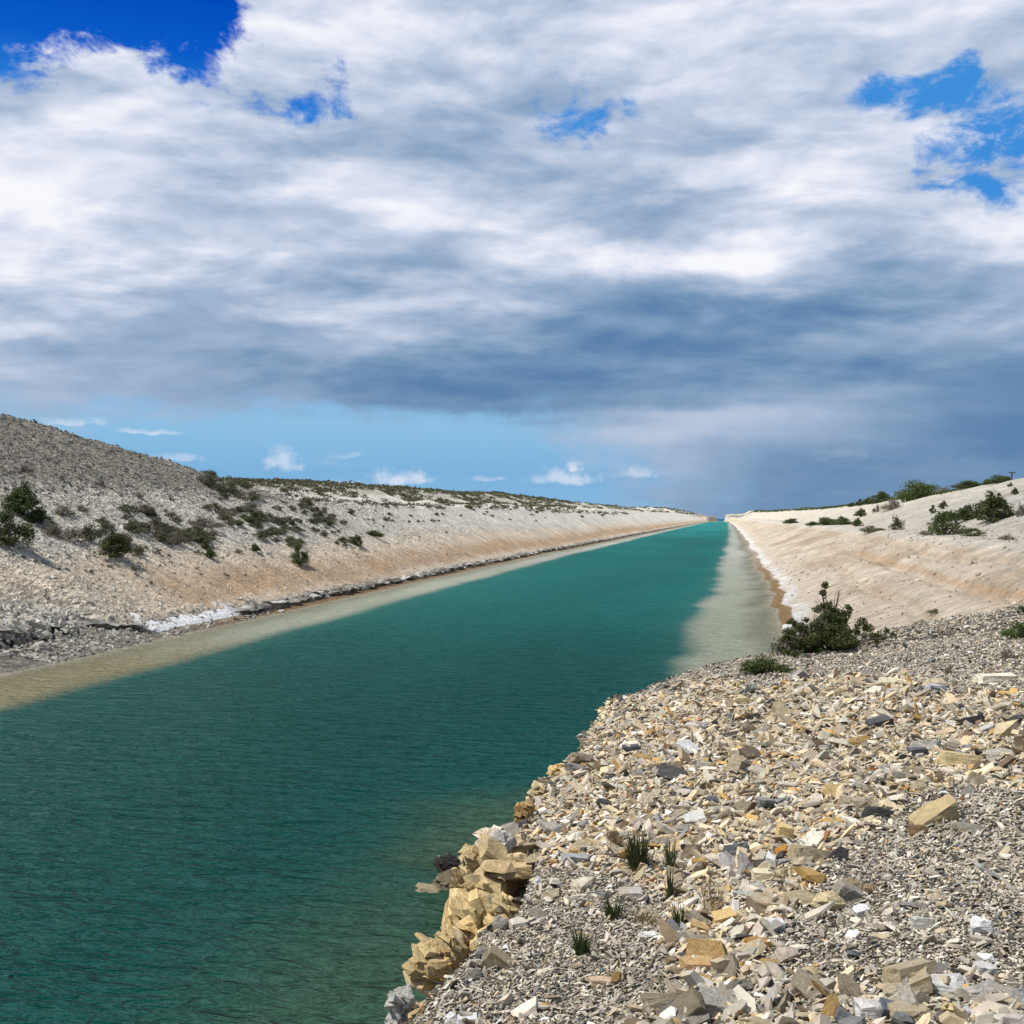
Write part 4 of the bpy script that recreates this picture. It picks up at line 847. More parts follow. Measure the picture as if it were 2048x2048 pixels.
    # white stone seen through the big bush
    x, y, z = world(1585, 19.8, 1258); me = rock_mesh('boulder', 94, (.5, .35, .28), .08, 3, 0, 0, 'round'); o = mesh_obj('boulder', me); o.location = (x, y, z - .05); o.color = (.84, .82, .78, 1); o.rotation_euler = (0, .5, 0)
    tag(o, 'smooth white stone showing through the left side of the big dark bush', 'stone')
rocks()

LM = []
def landmarks(names):
    global LM; LM = []
    import re
    seen = {}
    for o in bpy.data.objects:
        if o.parent is None and o.get('category') in names and not o.get('group'):
            t = re.split(r',| with | near | beside | on | in | at | of | low | lying | alone| forming| standing| sitting| tucked| below| above| behind| between| under| left | right | leaning| resting| jutting| wedged| over | showing| cut | high | farther| joining', o['label'])[0].strip()
            seen.setdefault(t, []).append(o)
    bpy.context.view_layer.update()
    for t, os_ in seen.items():
        if len(os_) == 1 and 2 <= len(t.split()) <= 6:
            l = os_[0].location; u, v, D = topx(l.x, l.y, l.z); LM.append((u, v, t))
def relate(px, py):
    b = min(LM, key=lambda q: (q[0] - px) ** 2 + ((q[1] - py) * 1.4) ** 2); dx, dy = px - b[0], py - b[1]; far = math.hypot(dx, dy * 1.4)
    if abs(dx) > abs(dy) * 1.6: w = 'left of' if dx < 0 else 'right of'
    elif abs(dy) > abs(dx) * 1.6: w = 'above' if dy < 0 else 'below'
    else: w = ('upper ' if dy < 0 else 'lower ') + ('left of' if dx < 0 else 'right of')
    return (('just ' if far < 45 else '') + w + ' the ' + b[2])
def loose_stones():
    landmarks(('stone', 'rock', 'boulder'))
    r = random.Random(77); kinds = {}
    for kn in ('slab', 'block', 'round'):
        for i in range(6):
            kinds[(kn, i)] = rock_mesh('stone', 300 + i + 10 * len(kinds), (1, .8, 0.22 if kn == 'slab' else .50), .08 if kn != 'round' else .12, 3, 0, .12 if kn != 'round' else 0, kn)
    pend = []; zones = [(ZONE, 150), (ZONE2, 34), (None, 26)]
    names = {'cream': 'cream slabs', 'light': 'pale grey stones', 'tan': 'tan stones', 'ochre': 'ochre stones', 'grey': 'mid grey stones', 'white': 'white stones', 'dark': 'dark slate stones', 'brown': 'brown stones', 'blue': 'blue grey stones'}
    cname = {'cream': 'cream', 'light': 'pale grey', 'tan': 'tan', 'ochre': 'ochre yellow', 'grey': 'mid grey', 'white': 'white', 'dark': 'dark slate', 'brown': 'brown', 'blue': 'blue grey'}
    def where(px, py):
        if py < 1450: return 'at the far upper end of the stony strip' if px < 1750 else 'at the upper right of the stony strip'
        if py < 1560: return 'left of the dark slate block in the strip' if px < 1800 else 'around the big yellow and grey block'
        if py < 1680: return 'near the water side rim above the large grass tuft' if px < 1350 else 'around the pointed bright yellow slab'
        if py < 1800: return 'among the green grass tufts' if px < 1400 else 'below the upright yellow block'
        if py < 1920: return 'above the orange brown block' if px < 1550 else 'below the large bedded yellow rock'
        return 'near the orange brown block at the lower edge' if px < 1560 else 'along the bottom beside the dark blue grey block'
    for poly, n in zones:
        k = 0; tries = 0
        while k < n and tries < 5000:
            tries += 1
            if poly is None: px, py = r.uniform(1000, 2060), r.uniform(1420, 2060)
            else:
                px = r.uniform(950, 2060); py = r.uniform(1350, 2060)
            if poly is not None and not inpoly(np.array([px]), np.array([py]), poly)[0]: continue
            if poly is None and inpoly(np.array([px]), np.array([py]), ZONE)[0]: continue
            g = at(px, py)
            if g is None or g[3] > 22 or g[2] < -4: continue
            x, y, z, D = g
            size = (r.uniform(.075, .16) + .010 * D * r.random()) * (1 if poly is not None else .75)
            cn = r.choices(['cream', 'light', 'tan', 'ochre', 'grey', 'white', 'dark', 'brown', 'blue'], [32, 20, 10, 8, 10, 6, 4, 5, 3] if poly is not None else [8, 25, 10, 2, 35, 6, 5, 4, 8])[0]
            kn = r.choices(['slab', 'block', 'round'], [6, 3, 1.5])[0]; me = kinds[(kn, r.randrange(6))]
            o = mesh_obj('stone', me); o.location = (x, y, z + size * r.uniform(.03, .18)); s = size
            o.scale = (s * r.uniform(1.0, 1.7), s * r.uniform(.7, 1.1), s * r.uniform(.6, 1.2)); o.rotation_euler = (r.gauss(.15, .38), r.gauss(0, .38), PSI + r.gauss(0, .9))
            c = PAL[cn]; q = r.uniform(.85, 1.12); o.color = (min(c[0] * q, .86), min(c[1] * q, .86), min(c[2] * q * r.uniform(.9, 1.05), .86), 1)
            rel = relate(px, py); o['sz'] = s / D; pend.append((o, cname[cn], {'slab': 'flat', 'block': 'blocky', 'round': 'knobbly'}[kn], rel, s)); k += 1
    finish(pend, 'stone', 'stones')
def finish(pend, noun, plural):
    from collections import defaultdict
    by = defaultdict(list)
    for o, cn, sh, rel, s in pend: by[(cn, sh, rel)].append((s, o))
    for (cn, sh, rel), L in by.items():
        L.sort(key=lambda q: topx(*q[1].location)[0]); n = len(L)
        for i, (s, o) in enumerate(L):
            od = ('first', 'second', 'third', 'fourth', 'fifth', 'sixth', 'seventh', 'eighth', 'ninth', 'tenth', 'eleventh', 'twelfth', 'thirteenth', 'fourteenth', 'fifteenth', 'sixteenth', 'seventeenth', 'eighteenth')
            post = '' if n == 1 else (', the left one of two', ', the right one of two')[i] if n == 2 else ', leftmost' if i == 0 else ', rightmost' if i == n - 1 else f', {od[min(i, 17)]} from left'
            lb = f'{sh} {cn} {noun} {rel}{post}'
            if len(lb.split()) > 16: lb = lb.replace(' the ', ' ')
            tag(o, lb, noun, f'{cn} {plural} scattered over the rubble' if noun == 'stone' else f'{cn} {plural} scattered on the far bank')
            if 'sz' in o: del o['sz']
loose_stones()

# ------------------------------------------------------------------ plants
def leaf_material(name, c1, c2, trans=.25):
    m = NT(name); ge = m.new('ShaderNodeNewGeometry'); g = m.coord('Object'); oi = m.new('ShaderNodeObjectInfo')
    n = m.noise(g, 3.0, 3, .6); f = m.math('ADD', m.math('MULTIPLY', ge.outputs['Random Per Island'], .6), m.math('MULTIPLY', m.mr(n, .3, .7), .4))
    c = m.mix(f, (*c1, 1), (*c2, 1)); hs = m.new('ShaderNodeHueSaturation'); m.L.new(c, hs.inputs['Color']); m.L.new(m.mr(oi.outputs['Random'], 0, 1, .8, 1.2), hs.inputs['Value']); m.L.new(m.mr(oi.outputs['Random'], 0, 1, .49, .51), hs.inputs['Hue'])
    m.L.new(hs.outputs[0], m.p.inputs['Base Color']); m.p.inputs['Roughness'].default_value = .6; m.p.inputs['Specular IOR Level'].default_value = .3
    tl = m.new('ShaderNodeBsdfTranslucent'); m.L.new(hs.outputs[0], tl.inputs['Color']); mx = m.new('ShaderNodeMixShader'); mx.inputs[0].default_value = trans
    m.L.new(m.p.outputs[0], mx.inputs[1]); m.L.new(tl.outputs[0], mx.inputs[2]); m.L.new(mx.outputs[0], m.N['Material Output'].inputs[0]); return m.m
M_DARK = leaf_material('juniper_leaf', (.026, .044, .012), (.125, .155, .040))
M_BRIGHT = leaf_material('bright_leaf', (.030, .060, .012), (.13, .18, .045))
M_SAGE = leaf_material('sage_leaf', (.060, .062, .030), (.17, .165, .090))
M_GREY = leaf_material('dry_twig_leaf', (.11, .10, .075), (.26, .235, .18))
M_GRASS = leaf_material('grass_blade', (.030, .050, .014), (.10, .13, .045))
M_DRY = leaf_material('dry_grass_blade', (.20, .15, .07), (.38, .30, .16))
mw = NT('twig_wood'); mw.p.inputs['Base Color'].default_value = (.13, .105, .085, 1); M_WOOD = mw.m
def tube(V, Fc, pts, rads, k=5):
    base = len(V); n = len(pts)
    for i, (p, ra) in enumerate(zip(pts, rads)):
        d = (pts[min(i + 1, n - 1)] - pts[max(i - 1, 0)]).normalized(); a = d.orthogonal().normalized(); b = d.cross(a)
        for j in range(k):
            t = 6.283 * j / k; V.append((p + a * math.cos(t) * ra + b * math.sin(t) * ra)[:])
    for i in range(n - 1):
        for j in range(k): Fc.append((base + i * k + j, base + i * k + (j + 1) % k, base + (i + 1) * k + (j + 1) % k, base + (i + 1) * k + j))
def clumps_leaves(seed, clumps, nl, ls, mat, name='foliage', up=.3):
    """leaf quads in clumps; clumps = (centre, radii)"""
    rs = np.random.RandomState(seed); V = []; vol = np.array([c[1][0] * c[1][1] + c[1][1] * c[1][2] for c in clumps]); vol = vol / vol.sum()
    for (c, ra), w in zip(clumps, vol):
        n = max(6, int(nl * w)); d = rs.normal(size=(n, 3)); d /= np.linalg.norm(d, axis=1, keepdims=True)
        r = rs.rand(n, 1) ** .38 * (1 + .25 * rs.normal(size=(n, 1)) * (rs.rand(n, 1) < .3)); p = np.array(c) + d * r * np.array(ra)
        nrm = d + rs.normal(size=(n, 3)) * .8 + np.array([0, 0, up]); nrm /= np.linalg.norm(nrm, axis=1, keepdims=True)
        t = np.cross(nrm, rs.normal(size=(n, 3))); t /= np.linalg.norm(t, axis=1, keepdims=True); b = np.cross(nrm, t)
        s = ls * rs.uniform(.55, 1.4, (n, 1)); q = np.stack([p - t * s, p - b * s * .45, p + t * s, p + b * s * .45], 1); V.append(q.reshape(-1, 3))
    V = np.vstack(V); V[:, 2] = np.maximum(V[:, 2], -.05); Fc = np.arange(len(V)).reshape(-1, 4)
    return np_mesh(name, V, Fc, mat, link=False)
def shrub_meshes(seed, w, h, depth, nc, nl, ls, mat, flat=False):
    """one plant: clumps of leaves on forking stems, irregular outline"""
    r = random.Random(seed); cl = []; V = []; Fc = []
    for i in range(nc):
        a = r.uniform(0, 6.283); rr_ = r.random() ** .6; x = math.cos(a) * rr_ * w * .42; y = math.sin(a) * rr_ * depth * .42
        top = h * (1 - .62 * rr_ ** 1.6) * r.uniform(.65, 1.0); zc = max(top - h * .13, h * .1) if i % 3 else r.uniform(.12, .55) * top
        s = r.uniform(.10, .20) * (.5 + .5 * w / max(h, .01) / 1.5); cl.append(((x, y, zc), (s * w * .9, s * w * .9, s * h * r.uniform(.7, 1.3))))
        if i % 2 == 0:
            p0 = Vector((x * .12, y * .12, 0)); p3 = Vector((x, y, zc)); pm = p0.lerp(p3, .5) + Vector((r.uniform(-.1, .1) * w, r.uniform(-.1, .1) * w, .08 * h))
            tube(V, Fc, [p0, pm, p3], [.022 * h + .004, .014 * h + .003, .004], 4)
    fo = clumps_leaves(seed, cl, nl, ls, mat); br = np_mesh('stem', np.array(V), np.array(Fc), M_WOOD, link=False); return fo, br
def plant(name, meshes, loc, label, cat, group=None, yaw=0., scale=(1, 1, 1), first=True):
    root = bpy.data.objects.new(name, None); C.objects.link(root); root.location = loc; root.rotation_euler = (0, 0, yaw); root.scale = scale
    tag(root, label, cat, group); mesh_obj('foliage', meshes[0], root); mesh_obj('stem', meshes[1], root); return root

def big_bush():
    g = at(1655, 1302); x, y, z, D = g; r = random.Random(4); px = D / F
    root = bpy.data.objects.new('bush', None); C.objects.link(root); root.location = (x, y, z - .08); root.rotation_euler = (0, 0, PSI)
    tag(root, 'big dark green bush with one tall spire on the edge of the rubble spur', 'bush')
    V = []; Fc = []; cl = []
    # (dx, height, radius-x, radius-z) in units of the photograph around the foot
    for (dx, hz, rx, rz, n) in ((0, 60, 26, 24, 9), (2, 100, 14, 16, 4), (-4, 120, 9, 11, 2), (-3, 140, 7, 8, 2), (4, 84, 20, 14, 5), (28, 72, 18, 20, 5), (42, 96, 12, 9, 2), (50, 82, 9, 8, 2), (60, 58, 16, 14, 4), (74, 44, 10, 10, 2), (84, 34, 14, 8, 3), (104, 34, 16, 6, 3), (122, 44, 10, 6, 2), (-28, 44, 22, 18, 6), (-46, 62, 16, 14, 4), (-64, 60, 12, 12, 3), (-76, 74, 7, 9, 2), (-60, 30, 24, 16, 6), (-84, 42, 8, 8, 2), (-94, 30, 6, 6, 1), (-40, 12, 34, 12, 7), (-78, 8, 20, 10, 4), (10, 30, 30, 20, 9), (30, 40, 22, 16, 6)):
        for q in range(n):
            cx = (dx + r.gauss(0, rx * .38)) * px; cz = (hz + 2 + r.gauss(0, rz * .38)) * px - (0.0 if dx < 60 else -.0); cy = r.gauss(0, .30) * (.4 + .6 * (hz < 90))
            s = r.uniform(.40, .72); cl.append(((cx, cy, max(cz, .04)), (max(rx * s * px, .06), max(rx * s * px * .9, .06), max(rz * s * px, .05))))
        p0 = Vector((dx * .10 * px, r.uniform(-.05, .05), 0)); p3 = Vector((dx * px, r.gauss(0, .12), hz * px)); pm = p0.lerp(p3, .5) + Vector((0, 0, .08))
        tube(V, Fc, [p0, pm, p3], [.032, .018, .005], 5)
        for q in range(5):
            a_ = p0.lerp(p3, r.uniform(.5, .95)); tube(V, Fc, [a_, a_ + Vector((r.gauss(0, .16), r.gauss(0, .12), r.uniform(.02, .20)))], [.008, .002], 3)
    for (dx, hz) in ((14, 122), (20, 132), (24, 112), (26, 136), (-18, 108), (-26, 112)):   # bare twigs
        p0 = Vector((dx * .35 * px, 0, 78 * px)); p3 = Vector((dx * px, r.gauss(0, .05), hz * px)); pm = p0.lerp(p3, .55) + Vector((.02, 0, -.02))
        tube(V, Fc, [p0, pm, p3], [.012, .008, .002], 4)
        for q in range(4):
            a_ = pm.lerp(p3, r.random()); tube(V, Fc, [a_, a_ + Vector((r.gauss(0, .06), r.gauss(0, .05), r.uniform(.03, .12)))], [.004, .0015], 3)
    o = mesh_obj('foliage', clumps_leaves(44, cl, 27000, .020, M_DARK, up=.2), root); mesh_obj('stem', np_mesh('stem', np.array(V), np.array(Fc), M_WOOD, link=False), root)
big_bush()

SHR = [shrub_meshes(500 + i, 1.0, h, .8, nc, nl, ls, M_DARK) for i, (h, nc, nl, ls) in enumerate(((.62, 34, 5000, .024), (.50, 34, 4800, .024), (.75, 32, 5000, .024), (.95, 26, 4200, .024), (.38, 32, 4200, .022)))]
SHB = [shrub_meshes(540 + i, 1.0, h, .8, 26, 2600, .026, M_BRIGHT) for i, h in enumerate((.62, .45, .7))]
SAG = [shrub_meshes(560 + i, 1.0, h, .85, 18, 1100, .034, M_SAGE) for i, h in enumerate((.36, .42, .30, .48))]
DRY = [shrub_meshes(580 + i, 1.0, h, .85, 18, 1100, .030, M_GREY) for i, h in enumerate((.36, .5))]
def shrub_at(px, py, wpx, hpx, fam, label, group=None, cat='bush', seed=0, name='bush', base=True):
    """px,py = centre of the plant in the photograph; it stands on the ground below"""
    g = at(px, py + hpx * .42)
    if g is None: g = at(px, py + hpx * .6)
    if g is None: return None
    x, y, z, D = g; w = wpx / F * D; h = hpx / F * D; i = min(range(len(fam)), key=lambda k: abs(max(v.co.z for v in fam[k][0].vertices) - h / w) + ((k + seed) % 3) * .03) if len(fam) > 1 else 0
    k = fam[i]; mh = _zmax(k[0]); return plant(name, k, (x, y, z - .04 * h), label, cat, group, yaw=seed * 1.7, scale=(w * 1.05, w * 1.05, h / mh))
_zc = {}
def _zmax(me):
    if me.name not in _zc:
        a = np.empty(len(me.vertices) * 3, np.float32); me.vertices.foreach_get('co', a); _zc[me.name] = float(np.percentile(a[2::3], 99))
    return _zc[me.name]
def shrub_at(px, py, wpx, hpx, fam, label, group=None, cat='bush', seed=0, name='bush'):
    g = at(px, py + hpx * .42) or at(px, py + hpx * .6)
    if g is None: return None
    x, y, z, D = g; w = wpx / F * D; h = hpx / F * D
    order = sorted(range(len(fam)), key=lambda k: abs(_zmax(fam[k][0]) - h / w)); k = fam[order[seed % min(2, len(fam))]]
    return plant(name, k, (x, y, z - .04 * h), label, cat, group, yaw=seed * 1.7, scale=(w * (1.15 if fam in (SAG, DRY) else 1.42), w * (1.1 if fam in (SAG, DRY) else 1.3), h / _zmax(k[0]) * (.95 if fam in (SAG, DRY) else 1.05)))
def shrubs():
    S = shrub_at
    # far bank, large
    S(45, 1004, 76, 60, SHR, 'large dark round bush high on the far bank at the left edge', seed=1)
    S(20, 1062, 74, 66, SHR, 'large dark bush cut by the left edge, lower of the two', seed=2)
    S(228, 1093, 66, 48, SHR, 'dark green bush standing lowest of the scrub patch on the far bank', seed=3)
    S(75, 1036, 50, 30, SHR, 'dark bush just below the large round one at the left', seed=4)
    S(598, 1112, 32, 40, SHR, 'single upright dark shrub near the foot of the far bank', seed=6)
    S(713, 1082, 26, 20, SHR, 'small spiky dark shrub farther along the foot of the far bank', seed=7)
    S(507, 1038, 34, 24, SHR, 'small dark green bush in the middle of the far slope', seed=8)
    S(421, 1108, 22, 18, SHR, 'small dark bush left of the single upright shrub, low on the slope', seed=9)
    S(410, 1092, 14, 16, SHR, 'tiny dark shrub just above the small dark bush low on the slope', seed=10)
    S(748, 1068, 28, 12, SHR, 'flat dark shrub above the spiky one on the far bank', seed=11)
    S(510, 1097, 20, 16, SHR, 'tiny dark bush left above the single upright shrub', seed=13)
    S(127, 1021, 44, 26, DRY, 'grey brown dry bush right of the large round bush', seed=14)
    S(165, 1017, 22, 16, DRY, 'small grey dry bush beside the larger grey brown one', seed=15)
    S(105, 1058, 50, 28, DRY, 'grey dry bush between the dark bushes at the left', seed=16)
    S(135, 1068, 56, 26, DRY, 'long grey dry bush left of the lowest dark green bush', seed=17)
    S(178, 1066, 44, 34, SAG, 'olive bush above the lowest dark green bush', seed=18)
    S(52, 939, 26, 14, DRY, 'small dry tuft alone on the grey upper slope at the left', seed=19)
    S(124, 957, 20, 10, DRY, 'small dry tuft on the upper slope, second from the left', seed=20)
    S(200, 967, 20, 12, DRY, 'small dry tuft on the upper slope, third from the left', seed=21)
    S(278, 991, 24, 12, DRY, 'small dry tuft on the upper slope, fourth from the left', seed=22)
    S(343, 998, 12, 8, DRY, 'tiny dry tuft on the upper slope right of the fourth one', seed=23)
    S(331, 1021, 14, 8, DRY, 'tiny dark tuft in the pale band under the upper slope', seed=24)
    S(314, 1103, 22, 12, DRY, 'low dry tuft right of the lowest dark green bush', seed=25)
    S(457, 1035, 18, 16, [shrub_meshes(600, 1, .6, .8, 14, 900, .03, M_DRY)], 'straw yellow tuft in the middle of the far slope', seed=0)
    # scrub patch, countable cushions
    r = random.Random(9); pend = []; landmarks(('bush',))
    def patch(x0, y0, x1, y1, wd, n, lab, grp, smin=18, smax=46, fam=SAG):
        k = 0
        while k < n:
            t = r.random(); px = x0 + (x1 - x0) * t + r.gauss(0, 8); py = y0 + (y1 - y0) * t + r.gauss(0, wd)
            w = r.uniform(smin, smax); f_ = fam if r.random() > .15 else DRY; hk = r.uniform(.36, .55); o = S(px, py, w, w * hk, f_, lab, grp, seed=r.randrange(50)); k += 1
            if o: pend.append((o, 'dry grey' if f_ is DRY else 'olive', 'low' if hk < .45 else 'round', relate(px, py), w))
    patch(250, 1040, 420, 1075, 16, 40, 'olive cushion bush in the scrub patch on the near part of the far bank', 'cushion bushes of the near scrub patch', 24, 52)
    patch(190, 1055, 260, 1085, 12, 10, 'low olive bush around the lowest dark green bush', 'low bushes around the lowest dark green bush', 24, 40)
    patch(430, 1005, 600, 1075, 20, 46, 'olive cushion bush in the middle scrub on the far slope', 'cushion bushes of the middle scrub', 16, 38)
    patch(400, 950, 560, 990, 12, 26, 'olive cushion bush high behind the grey mound', 'cushion bushes behind the grey mound', 14, 34)
    patch(560, 1000, 700, 1070, 18, 50, 'small olive bush on the middle far slope past the scrub', 'small bushes past the middle scrub', 10, 26)
    patch(700, 1020, 900, 1050, 12, 22, 'tiny dark tuft on the pale far slope', 'tufts on the pale far slope', 6, 14)
    patch(900, 1022, 1200, 1032, 8, 20, 'speck of bush on the most distant pale slope', 'bushes on the distant pale slope', 5, 11)
    patch(270, 1110, 520, 1130, 22, 14, 'tiny dry tuft low on the tan slope', 'dry tufts on the tan slope', 8, 16, DRY)
    patch(20, 1110, 300, 1160, 16, 9, 'tiny dry tuft low on the near tan slope', 'dry tufts on the near tan slope', 8, 18, DRY)
    finish(pend, 'bush', 'bushes')
    # right bank
    S(1833, 984, 78, 34, SHR, 'large dark bush on the skyline of the right hill', seed=1)
    S(1764, 996, 40, 20, SHR, 'dark bush on the skyline left of the large one', seed=2)
    S(1737, 1003, 24, 13, SHR, 'small dark bush on the skyline below the left one', seed=3)
    S(1719, 1006, 14, 13, SHR, 'round dark bush on the skyline, nearly last to the left', seed=4)
    S(1704, 1010, 16, 8, SHR, 'low dark bush ending the skyline row at the left', seed=5)
    S(1888, 980, 36, 14, DRY, 'greyish bush on the skyline right of the large dark one', seed=6)
    S(1936, 970, 44, 14, SHR, 'dark low bush on the skyline in the middle of the hill', seed=7)
    S(1975, 963, 20, 10, SHR, 'low dark bush on the skyline left of the hedge by the pole', seed=12)
    S(2000, 957, 50, 14, SHR, 'dark hedge like bush on the skyline beside the wooden pole', seed=8)
    S(1783, 1010, 34, 24, DRY, 'grey brown bush below the large skyline bush', seed=9)
    S(1985, 1020, 80, 56, SHR, 'biggest green bush on the right bank near the edge', seed=10)
    S(1935, 1028, 46, 28, SHR, 'dark green bush joining the biggest one on its left', seed=11)
    S(1893, 1050, 76, 46, SHB, 'bright green bush in front of the biggest one', seed=12)
    S(1948, 1066, 36, 16, SHB, 'low bright green bush at the foot of the biggest one', seed=13)
    S(1865, 1020, 14, 16, SHR, 'tiny upright shrub on the pale hill, left of two', seed=14)
    S(1887, 1011, 18, 15, SHR, 'tiny spreading shrub on the pale hill, right of two', seed=15)
    S(1793, 1047, 32, 30, SAG, 'olive upright shrub standing alone on the terrace', seed=16)
    S(1753, 1018, 14, 16, DRY, 'small grey upright shrub below the skyline bushes', seed=17)
    S(1722, 1027, 24, 16, SHR, 'dark shrub on the slope foot left of the grey upright one', seed=18)
    S(1715, 1046, 22, 16, SHR, 'round dark shrub on the terrace edge', seed=19)
    S(1684, 1043, 30, 16, SHR, 'dark shrub on the terrace, left of the round one', seed=20)
    S(1655, 1044, 42, 15, SHR, 'wide dark shrub on the far terrace', seed=21)
    S(1625, 1048, 20, 8, SHR, 'low olive shrub on the far terrace left of the wide one', seed=22)
    S(1582, 1043, 30, 9, SHR, 'low dark shrub at the farthest part of the terrace', seed=23)
    S(1745, 1058, 46, 12, SAG, 'low olive mat on the terrace edge in the middle', seed=24)
    S(2030, 984, 14, 14, SHR, 'small round dark shrub high on the right hill', seed=25)
    S(2021, 970, 10, 8, SHR, 'tiny dark shrub under the wooden pole', seed=26)
    S(1998, 989, 8, 7, SHR, 'tiny dark shrub in the middle of the pale hill', seed=27)
    S(2013, 1075, 32, 12, DRY, 'dry grey tuft on the terrace at the right edge', seed=28)
    S(1850, 1066, 26, 10, DRY, 'dry grey tuft left of the bright green bush', seed=29)
    S(2043, 1020, 20, 30, DRY, 'grey brown bush cut by the right edge', seed=30)
    S(2036, 1264, 52, 34, SHB, 'bright green bush on the rubble cut by the right edge', seed=31)
    S(2044, 1220, 20, 14, SHB, 'small green bush above the bright one at the right edge', seed=32)
    S(1532, 1334, 78, 30, SHR, 'low dark green mat bush on the rim in front of the big bush', seed=33)
    S(1494, 1328, 22, 10, SHR, 'tiny green mat left of the low dark mat bush', seed=34)
    S(1590, 1285, 76, 56, DRY, 'grey twiggy bush left of the big dark bush', seed=35)
    S(1896, 1340, 28, 16, DRY, 'small dry grey tuft above the splintered slab', seed=36)
    S(2018, 1310, 34, 22, DRY, 'dry brown tuft on the rubble above the long cream block', seed=37)
    S(1870, 1222, 28, 8, SAG, 'pale olive tuft where the beige slope meets the rubble', seed=38)
shrubs()

def grass_mesh(seed, n, h, spread, mat):
    r = random.Random(seed); V = []; Fc = []
    for i in range(n):
        a = r.uniform(0, 6.283); q = spread * .35 * math.sqrt(r.random()); b = Vector((math.cos(a) * q, math.sin(a) * q, -.01)); le = h * r.uniform(.45, 1.1)
        out = Vector((math.cos(a + r.gauss(0, .5)), math.sin(a + r.gauss(0, .5)), 0)) * r.uniform(.05, .75) * spread; w = r.uniform(.0016, .0032) * (h / .2) ** .3
        pts = [b + out * (t ** 1.8) + Vector((0, 0, le * (t - .22 * t * t * r.uniform(.3, 1.6)))) for t in (0, .35, .7, 1)]
        sd = Vector((-math.sin(a + r.uniform(-1, 1)), math.cos(a + r.uniform(-1, 1)), 0)); k = len(V)
        for p, ww in zip(pts, (1, .9, .6, .1)): V += [(p - sd * w * ww)[:], (p + sd * w * ww)[:]]
        for j in range(3): Fc.append((k + 2 * j, k + 2 * j + 1, k + 2 * j + 3, k + 2 * j + 2))
    return np_mesh('grass_tuft', np.array(V), np.array(Fc), mat, link=False)
def grasses():
    for i, (px, py, wpx, hpx, n, mat, lab) in enumerate((
        (1275, 1738, 62, 74, 230, M_GRASS, 'largest dense green grass tuft among the cream stones'),
        (1340, 1742, 30, 66, 70, M_GRASS, 'slim green grass tuft right of the largest one'),
        (1338, 1798, 24, 70, 26, M_GRASS, 'thin sparse grass between the slim tuft and the lowest right tuft'),
        (1356, 1856, 36, 60, 70, M_GRASS, 'green grass tuft beside the small white stones'),
        (1226, 1836, 50, 50, 90, M_GRASS, 'spreading green grass tuft left of the grey faceted stone'),
        (1163, 1912, 40, 56, 130, M_GRASS, 'dense dark grass tuft alone in fine gravel, lowest of all'),
        (1232, 1700, 44, 46, 90, M_DRY, 'pale dry grass left behind the largest green tuft'),
        (1425, 1826, 60, 70, 34, M_DRY, 'sparse long dry grass stalks right of the green tufts'),
        (1290, 1846, 80, 34, 90, M_DRY, 'reddish dry grass spread above the white knobbly stone'),
        (1280, 1742, 70, 22, 110, M_DRY, 'dry grass skirt at the foot of the largest green tuft'),
        (1330, 1900, 40, 30, 26, M_DRY, 'few dry stalks below the small white stones'))):
        g = at(px, py)
        if g is None: continue
        x, y, z, D = g; o = mesh_obj('grass_tuft', grass_mesh(900 + i, int(n * 1.3), hpx / F * D * 1.25, wpx / F * D * .8, mat), None, (x, y, z)); tag(o, lab, 'grass tuft')
grasses()

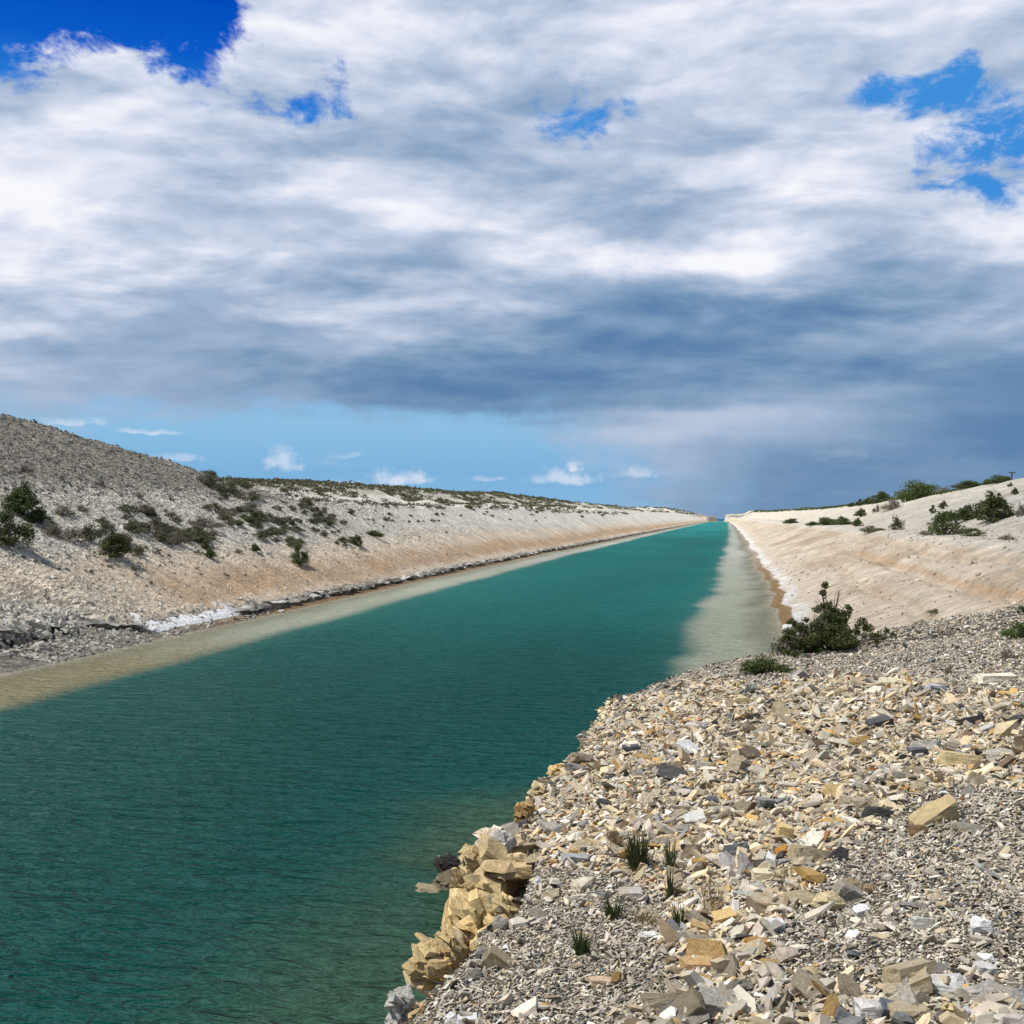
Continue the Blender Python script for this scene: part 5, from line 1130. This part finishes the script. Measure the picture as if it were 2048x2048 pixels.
# scrub that covers the far ridge and reads as one mass
def ridge_scrub():
    rs = np.random.RandomState(31); n = 60000; y = 105 * np.exp(rs.rand(n) * math.log(22)); x = wl(y) - rs.uniform(16, 60, n); z, dl, dr, s, n1, n2, _, _ = terrain(x, y, True); h = z - WATER
    hb = np.interp(y, [0, 180, 540, 1500], [9.0, 9.4, 11.6, 14])
    d = sst(fbm(x / 12, y / 26, 3, 301), -.12, .25) * np.where(y < 420, .9, .35) * sst(h, hb - .6, hb + 1.0) + .9 * (np.abs(dl - 41) < 5) * (y < 520) + .5 * (np.abs(dl - 19) < 1.5) * (y > 150) * (y < 600)
    k = (rs.rand(n) < d) & (dl > 14) & ~((y < 118) & (h > 12)) & (rs.rand(n) < .22); x, y, z = x[k], y[k], z[k]; m = len(x)
    nl = 26; p = np.stack([x, y, z], 1)[:, None, :]; sz = (rs.uniform(.35, 1.0, m) * (1 + y / 700))[:, None, None]
    d3 = rs.normal(size=(m, nl, 3)); d3 /= np.linalg.norm(d3, axis=2, keepdims=True); q = p + d3 * sz * np.array([.85, .85, .38]) * (rs.rand(m, nl, 1) ** .5); q[..., 2] += (sz * .22)[..., 0]
    t = rs.normal(size=(m, nl, 3)); t /= np.linalg.norm(t, axis=2, keepdims=True); b = np.cross(t, rs.normal(size=(m, nl, 3))); b /= np.linalg.norm(b, axis=2, keepdims=True); ls = sz * .16
    V = np.stack([q - t * ls, q - b * ls, q + t * ls, q + b * ls], 2).reshape(-1, 3)
    o = np_mesh('scrub', V, np.arange(len(V)).reshape(-1, 4), M_SAGE); tag(o, kind='stuff')
    # the same growth on the distant right skyline
    n = 9000; y = 260 * np.exp(rs.rand(n) * math.log(9)); x = wr(y) + rs.uniform(50, 66, n); z = terrain(x, y); k = (rs.rand(n) < .5) & (fbm(x / 20, y / 30, 2, 303) > -.05) ; x, y, z = x[k], y[k], z[k]; m = len(x); p = np.stack([x, y, z], 1)[:, None, :]
    nl = 16; sz = (rs.uniform(.3, .8, m) * (1 + y / 900))[:, None, None]; d3 = rs.normal(size=(m, nl, 3)); d3 /= np.linalg.norm(d3, axis=2, keepdims=True); q = p + d3 * sz * np.array([.85, .85, .45]) * (rs.rand(m, nl, 1) ** .5); q[..., 2] += (sz * .2)[..., 0]
    t = rs.normal(size=(m, nl, 3)); t /= np.linalg.norm(t, axis=2, keepdims=True); b = np.cross(t, rs.normal(size=(m, nl, 3))); b /= np.linalg.norm(b, axis=2, keepdims=True); ls = sz * .2
    V = np.stack([q - t * ls, q - b * ls, q + t * ls, q + b * ls], 2).reshape(-1, 3)
    o = np_mesh('distant_scrub', V, np.arange(len(V)).reshape(-1, 4), M_DARK); tag(o, kind='stuff')
ridge_scrub()

# ------------------------------------------------------------------ wooden pole on the right hill
def pole():
    g = None; py = 952
    while g is None and py < 1000: py += 1; g = at(2024, py)
    x, y, z, D = g; top = (HZ - 944) / F * D; root = bpy.data.objects.new('utility_pole', None); C.objects.link(root); root.location = (x, y, z); root.rotation_euler = (0, 0, PSI)
    tag(root, 'weathered wooden pole with one crossarm on the right hilltop', 'utility pole'); H = top - z
    m = NT('weathered_wood'); m.L.new(m.mix(m.noise(m.coord('Object', (8, 8, .8)), 3, 5), (.05, .035, .03, 1), (.14, .10, .08, 1)), m.p.inputs['Base Color'])
    V = []; Fc = []; tube(V, Fc, [Vector((0, 0, -.5)), Vector((0, 0, H * .5)), Vector((.02, 0, H))], [.13, .12, .10], 10); mesh_obj('post', np_mesh('post', np.array(V), np.array(Fc), m.m, link=False), root)
    w = 14 / F * D; bm = bmesh.new(); bmesh.ops.create_cube(bm, size=1); bmesh.ops.scale(bm, vec=(w, .16, .17), verts=bm.verts); bmesh.ops.translate(bm, vec=(0, -.14, H - .12), verts=bm.verts); bmesh.ops.bevel(bm, geom=bm.edges[:], offset=.015, segments=1, affect='EDGES')
    me = bpy.data.meshes.new('crossarm'); bm.to_mesh(me); bm.free(); me.materials.append(m.m); mesh_obj('crossarm', me, root)
    for sx in (-.42, -.1, .42):
        V = []; Fc = []; p = Vector((sx * w, -.14, H - .05)); tube(V, Fc, [p, p + Vector((0, 0, .06)), p + Vector((0, 0, .14)), p + Vector((0, 0, .16))], [.03, .05, .05, .01], 8); mesh_obj('insulator', np_mesh('insulator', np.array(V), np.array(Fc), m.m, link=False), root)
    for s in (-1, 1):
        V = []; Fc = []; tube(V, Fc, [Vector((s * w * .3, -.14, H - .2)), Vector((0, -.1, H - .75))], [.03, .03], 6); mesh_obj('brace', np_mesh('brace', np.array(V), np.array(Fc), m.m, link=False), root)
pole()
